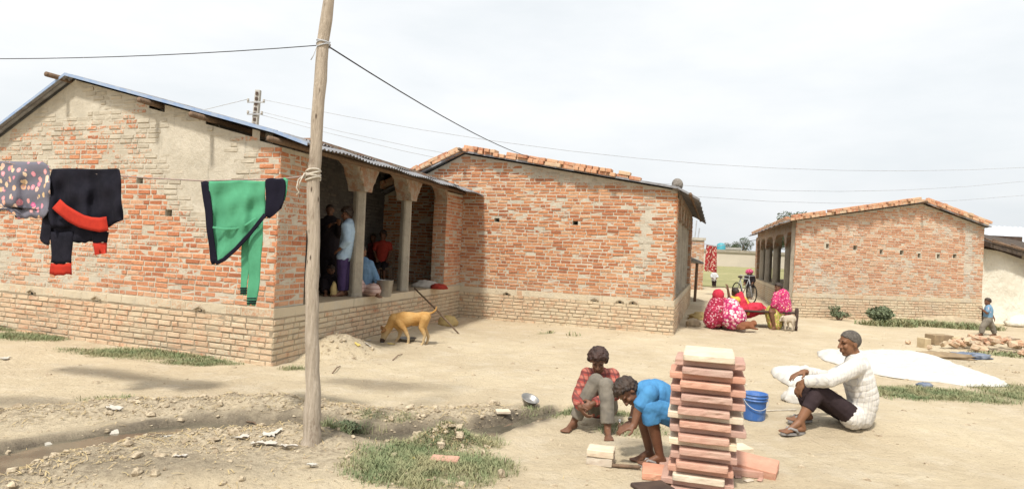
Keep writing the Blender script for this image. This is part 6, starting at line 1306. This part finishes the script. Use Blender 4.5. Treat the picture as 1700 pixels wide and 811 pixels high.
for i in range(len(P2)):
    V=BV*(1+rs.uniform(-.35,.35,(len(BV),1)))*szs[i]*np.array([rs.uniform(.8,1.5),rs.uniform(.7,1.2),rs.uniform(.45,.9)]); a=rs.uniform(0,6.28); c_a,s_a=math.cos(a),math.sin(a); V=V@np.array([[c_a,s_a,0],[-s_a,c_a,0],[0,0,1]])
    mbs.add(V+np.array([P2[i,0],P2[i,1],Z2[i]+szs[i]*.25]),BF)
n=NT('earth_clods'); MT['clod']=n.done(n.mix(n.step(n.noise(16,4,.75),.35,.62),(.50,.42,.30),(.28,.22,.15)),.95,n.noise(70,4,.7),.6,.01)
o=mbs.build('earth_clods',MT['clod']); stuff(o,'crumbly clods of dry earth along the ditch banks')
P3=scatter_pts(2600,16); Z3=hgt(P3[:,0],P3[:,1]); mbs=MB()
for i in range(len(P3)):
    a=rs.uniform(0,6.28); L_=rs.uniform(.02,.085); wd=rs.uniform(.0012,.0035); d=np.array([math.cos(a),math.sin(a),rs.uniform(-.25,.35)]); s_=np.array([-math.sin(a),math.cos(a),0]); c=np.array([P3[i,0],P3[i,1],Z3[i]+.008]); mbs.add([c-d*L_/2-s_*wd,c-d*L_/2+s_*wd,c+s_*wd+np.array([0,0,.006]),c-s_*wd+np.array([0,0,.006]),c+d*L_/2+s_*wd*.6,c+d*L_/2-s_*wd*.6],[(0,1,2,3),(3,2,4,5)])
MT['straw']=simple('dry_straw',(.50,.39,.20),(.36,.27,.15),9,.9); stuff(mbs.build('straw',MT['straw']),'loose dry straw strewn over the ditch banks')
# pebbles thinly over the bare yard
xs=rs.uniform(-5,9,3600); ys_=rs.uniform(4.2,15,3600)**1.0; zz=hgt(xs,ys_); mbs=MB()
for i in range(len(xs)):
    V=BV*(1+rs.uniform(-.3,.3,(len(BV),1)))*min(.03,rs.pareto(2.4)*.005+.0035)*np.array([1.2,1,.6]); mbs.add(V+np.array([xs[i],ys_[i],zz[i]]),BF)
stuff(mbs.build('pebbles',MT['clod']),'small pebbles thinly strewn over the bare yard')
# ------------------------------------------------------------------ litter
MT['paper']=fabric('white_paper',(.50,.47,.41)); MT['redpaper']=fabric('faded_red_wrapper',(.45,.25,.20)); MT['yellowp']=fabric('yellow_wrapper',(.58,.45,.14)); MT['twig']=MT['wood']
def scrap(px,py,sx,sy,mat,label,seed,name='litter_scrap'):
    sx*=.72; sy*=.72
    p=GG(px,py); rs=random.Random(seed); mb=MB(); vs=[];fs=[]; N_=8
    for j in range(N_+1):
        for i in range(N_+1):
            a,b_=i/N_-.5,j/N_-.5; x_=p[0]+sx*a*(1+.25*math.sin(seed+b_*6))+.2*sy*b_; y_=p[1]+sy*b_*(1+.25*math.sin(seed*2+a*5)); z=float(hgt(x_,y_,False))+.016+.3*max(sx,sy)*abs(float(vnoise(np.array([a*4+seed]),np.array([b_*4]),seed=seed)[0]))*.5; vs.append(V3(x_,y_,z))
    for j in range(N_):
        for i in range(N_): fs.append((j*9+i,j*9+i+1,(j+1)*9+i+1,(j+1)*9+i))
    mb.add(vs,fs); mb.add([v-V3(0,0,.003) for v in vs],fs); tag(mb.build(name,MT[mat],None,origin=p,smooth=True),label,'litter','litter on the ground')
for i,(px,py,sx,sy,mt,lab) in enumerate(((190,720,.06,.08,'palecloth','pale scrap standing at the ditch edge left of the ditch bend'),(85,745,.10,.05,'paper','white scrap by the ditch near the left edge of the photo'),(8,596,.12,.10,'paper','white paper at the far left on the bare yard below the grass'),(190,680,.16,.05,'palecloth','pale strip of cloth lying on the far ditch bank'),(170,665,.07,.07,'yellowp','yellowish scrap on the far ditch bank'),(275,730,.07,.06,'paper','small white scrap on the near ditch bank'),(180,744,.14,.05,'redpaper','faded pinkish rag between the ditch and the foreground mound'),(345,706,.06,.03,'redpaper','small red scrap near the ditch left of the wooden pole'),(440,738,.22,.07,'palecloth','whitish plastic strip on the near bank left of the wooden pole'),(400,728,.15,.06,'palecloth','crumpled pale plastic at the left end of the whitish strip'),(480,746,.16,.06,'palecloth','pale plastic scrap between the whitish strip and the pole foot'),(448,722,.16,.10,'paper','white crumpled plastic beside the long strip near the pole'),(517,776,.08,.06,'paper','pale scrap in the foreground just below the pole foot'),(713,800,.05,.03,'redpaper','small red and white wrapper in the foreground grass'),(685,762,.04,.06,'yellowp','yellow scrap standing in the foreground grass'),(300,758,.10,.05,'palecloth','pale flat scrap on the foreground mound'),(612,566,.09,.07,'palecloth','pale bread scrap on the mound just left of the dog\'s nose'),(612,575,.13,.05,'palecloth','flat pale scrap on the ground in front of the dog\'s nose'),(593,578,.10,.07,'yellowp','yellowish scrap on the ground at the mound left of the dog'),(650,572,.14,.05,'yellowp','yellowish scrap under the dog\'s front paws'),(1230,640,.16,.02,'palecloth','pale strip on the ground behind the slab stack'))):
    scrap(px,py,sx,sy,mt,lab,i+1)
def twig(p0,p1,r,label,mid=.02):
    a,b_=GG(*p0),GG(*p1); mb=MB(); mb.tube([a+V3(0,0,r),lerp(a,b_,.5)+V3(0,.01,r+mid),b_+V3(0,0,r)],[r,r*.9,r*.6],7); tag(mb.build('twig',MT['wood'],None,origin=a,smooth=True),label,'twig','twigs on the ground')
twig((828,715),(868,698),.012,'bent grey twig by the end of the ditch'); twig((110,674),(225,662),.006,'long thin twig on the bare yard at the left'); twig((552,620),(565,608),.008,'short dark twig on the yard right of the wooden pole'); twig((652,598),(668,588),.007,'short dark twig on the yard below the dog'); twig((118,738),(140,748),.010,'pale stick on the ditch bank at the left'); twig((410,690),(432,712),.007,'short stick leaning on the far ditch bank left of the pole')
0 and heap('earth_lump',GG(735,738)-V3(0,0,.03),(.23,.14,.14),MT['clod'],44,'pale crumbly lump of dry earth in the grass right of the wooden pole','lump',.55,4)
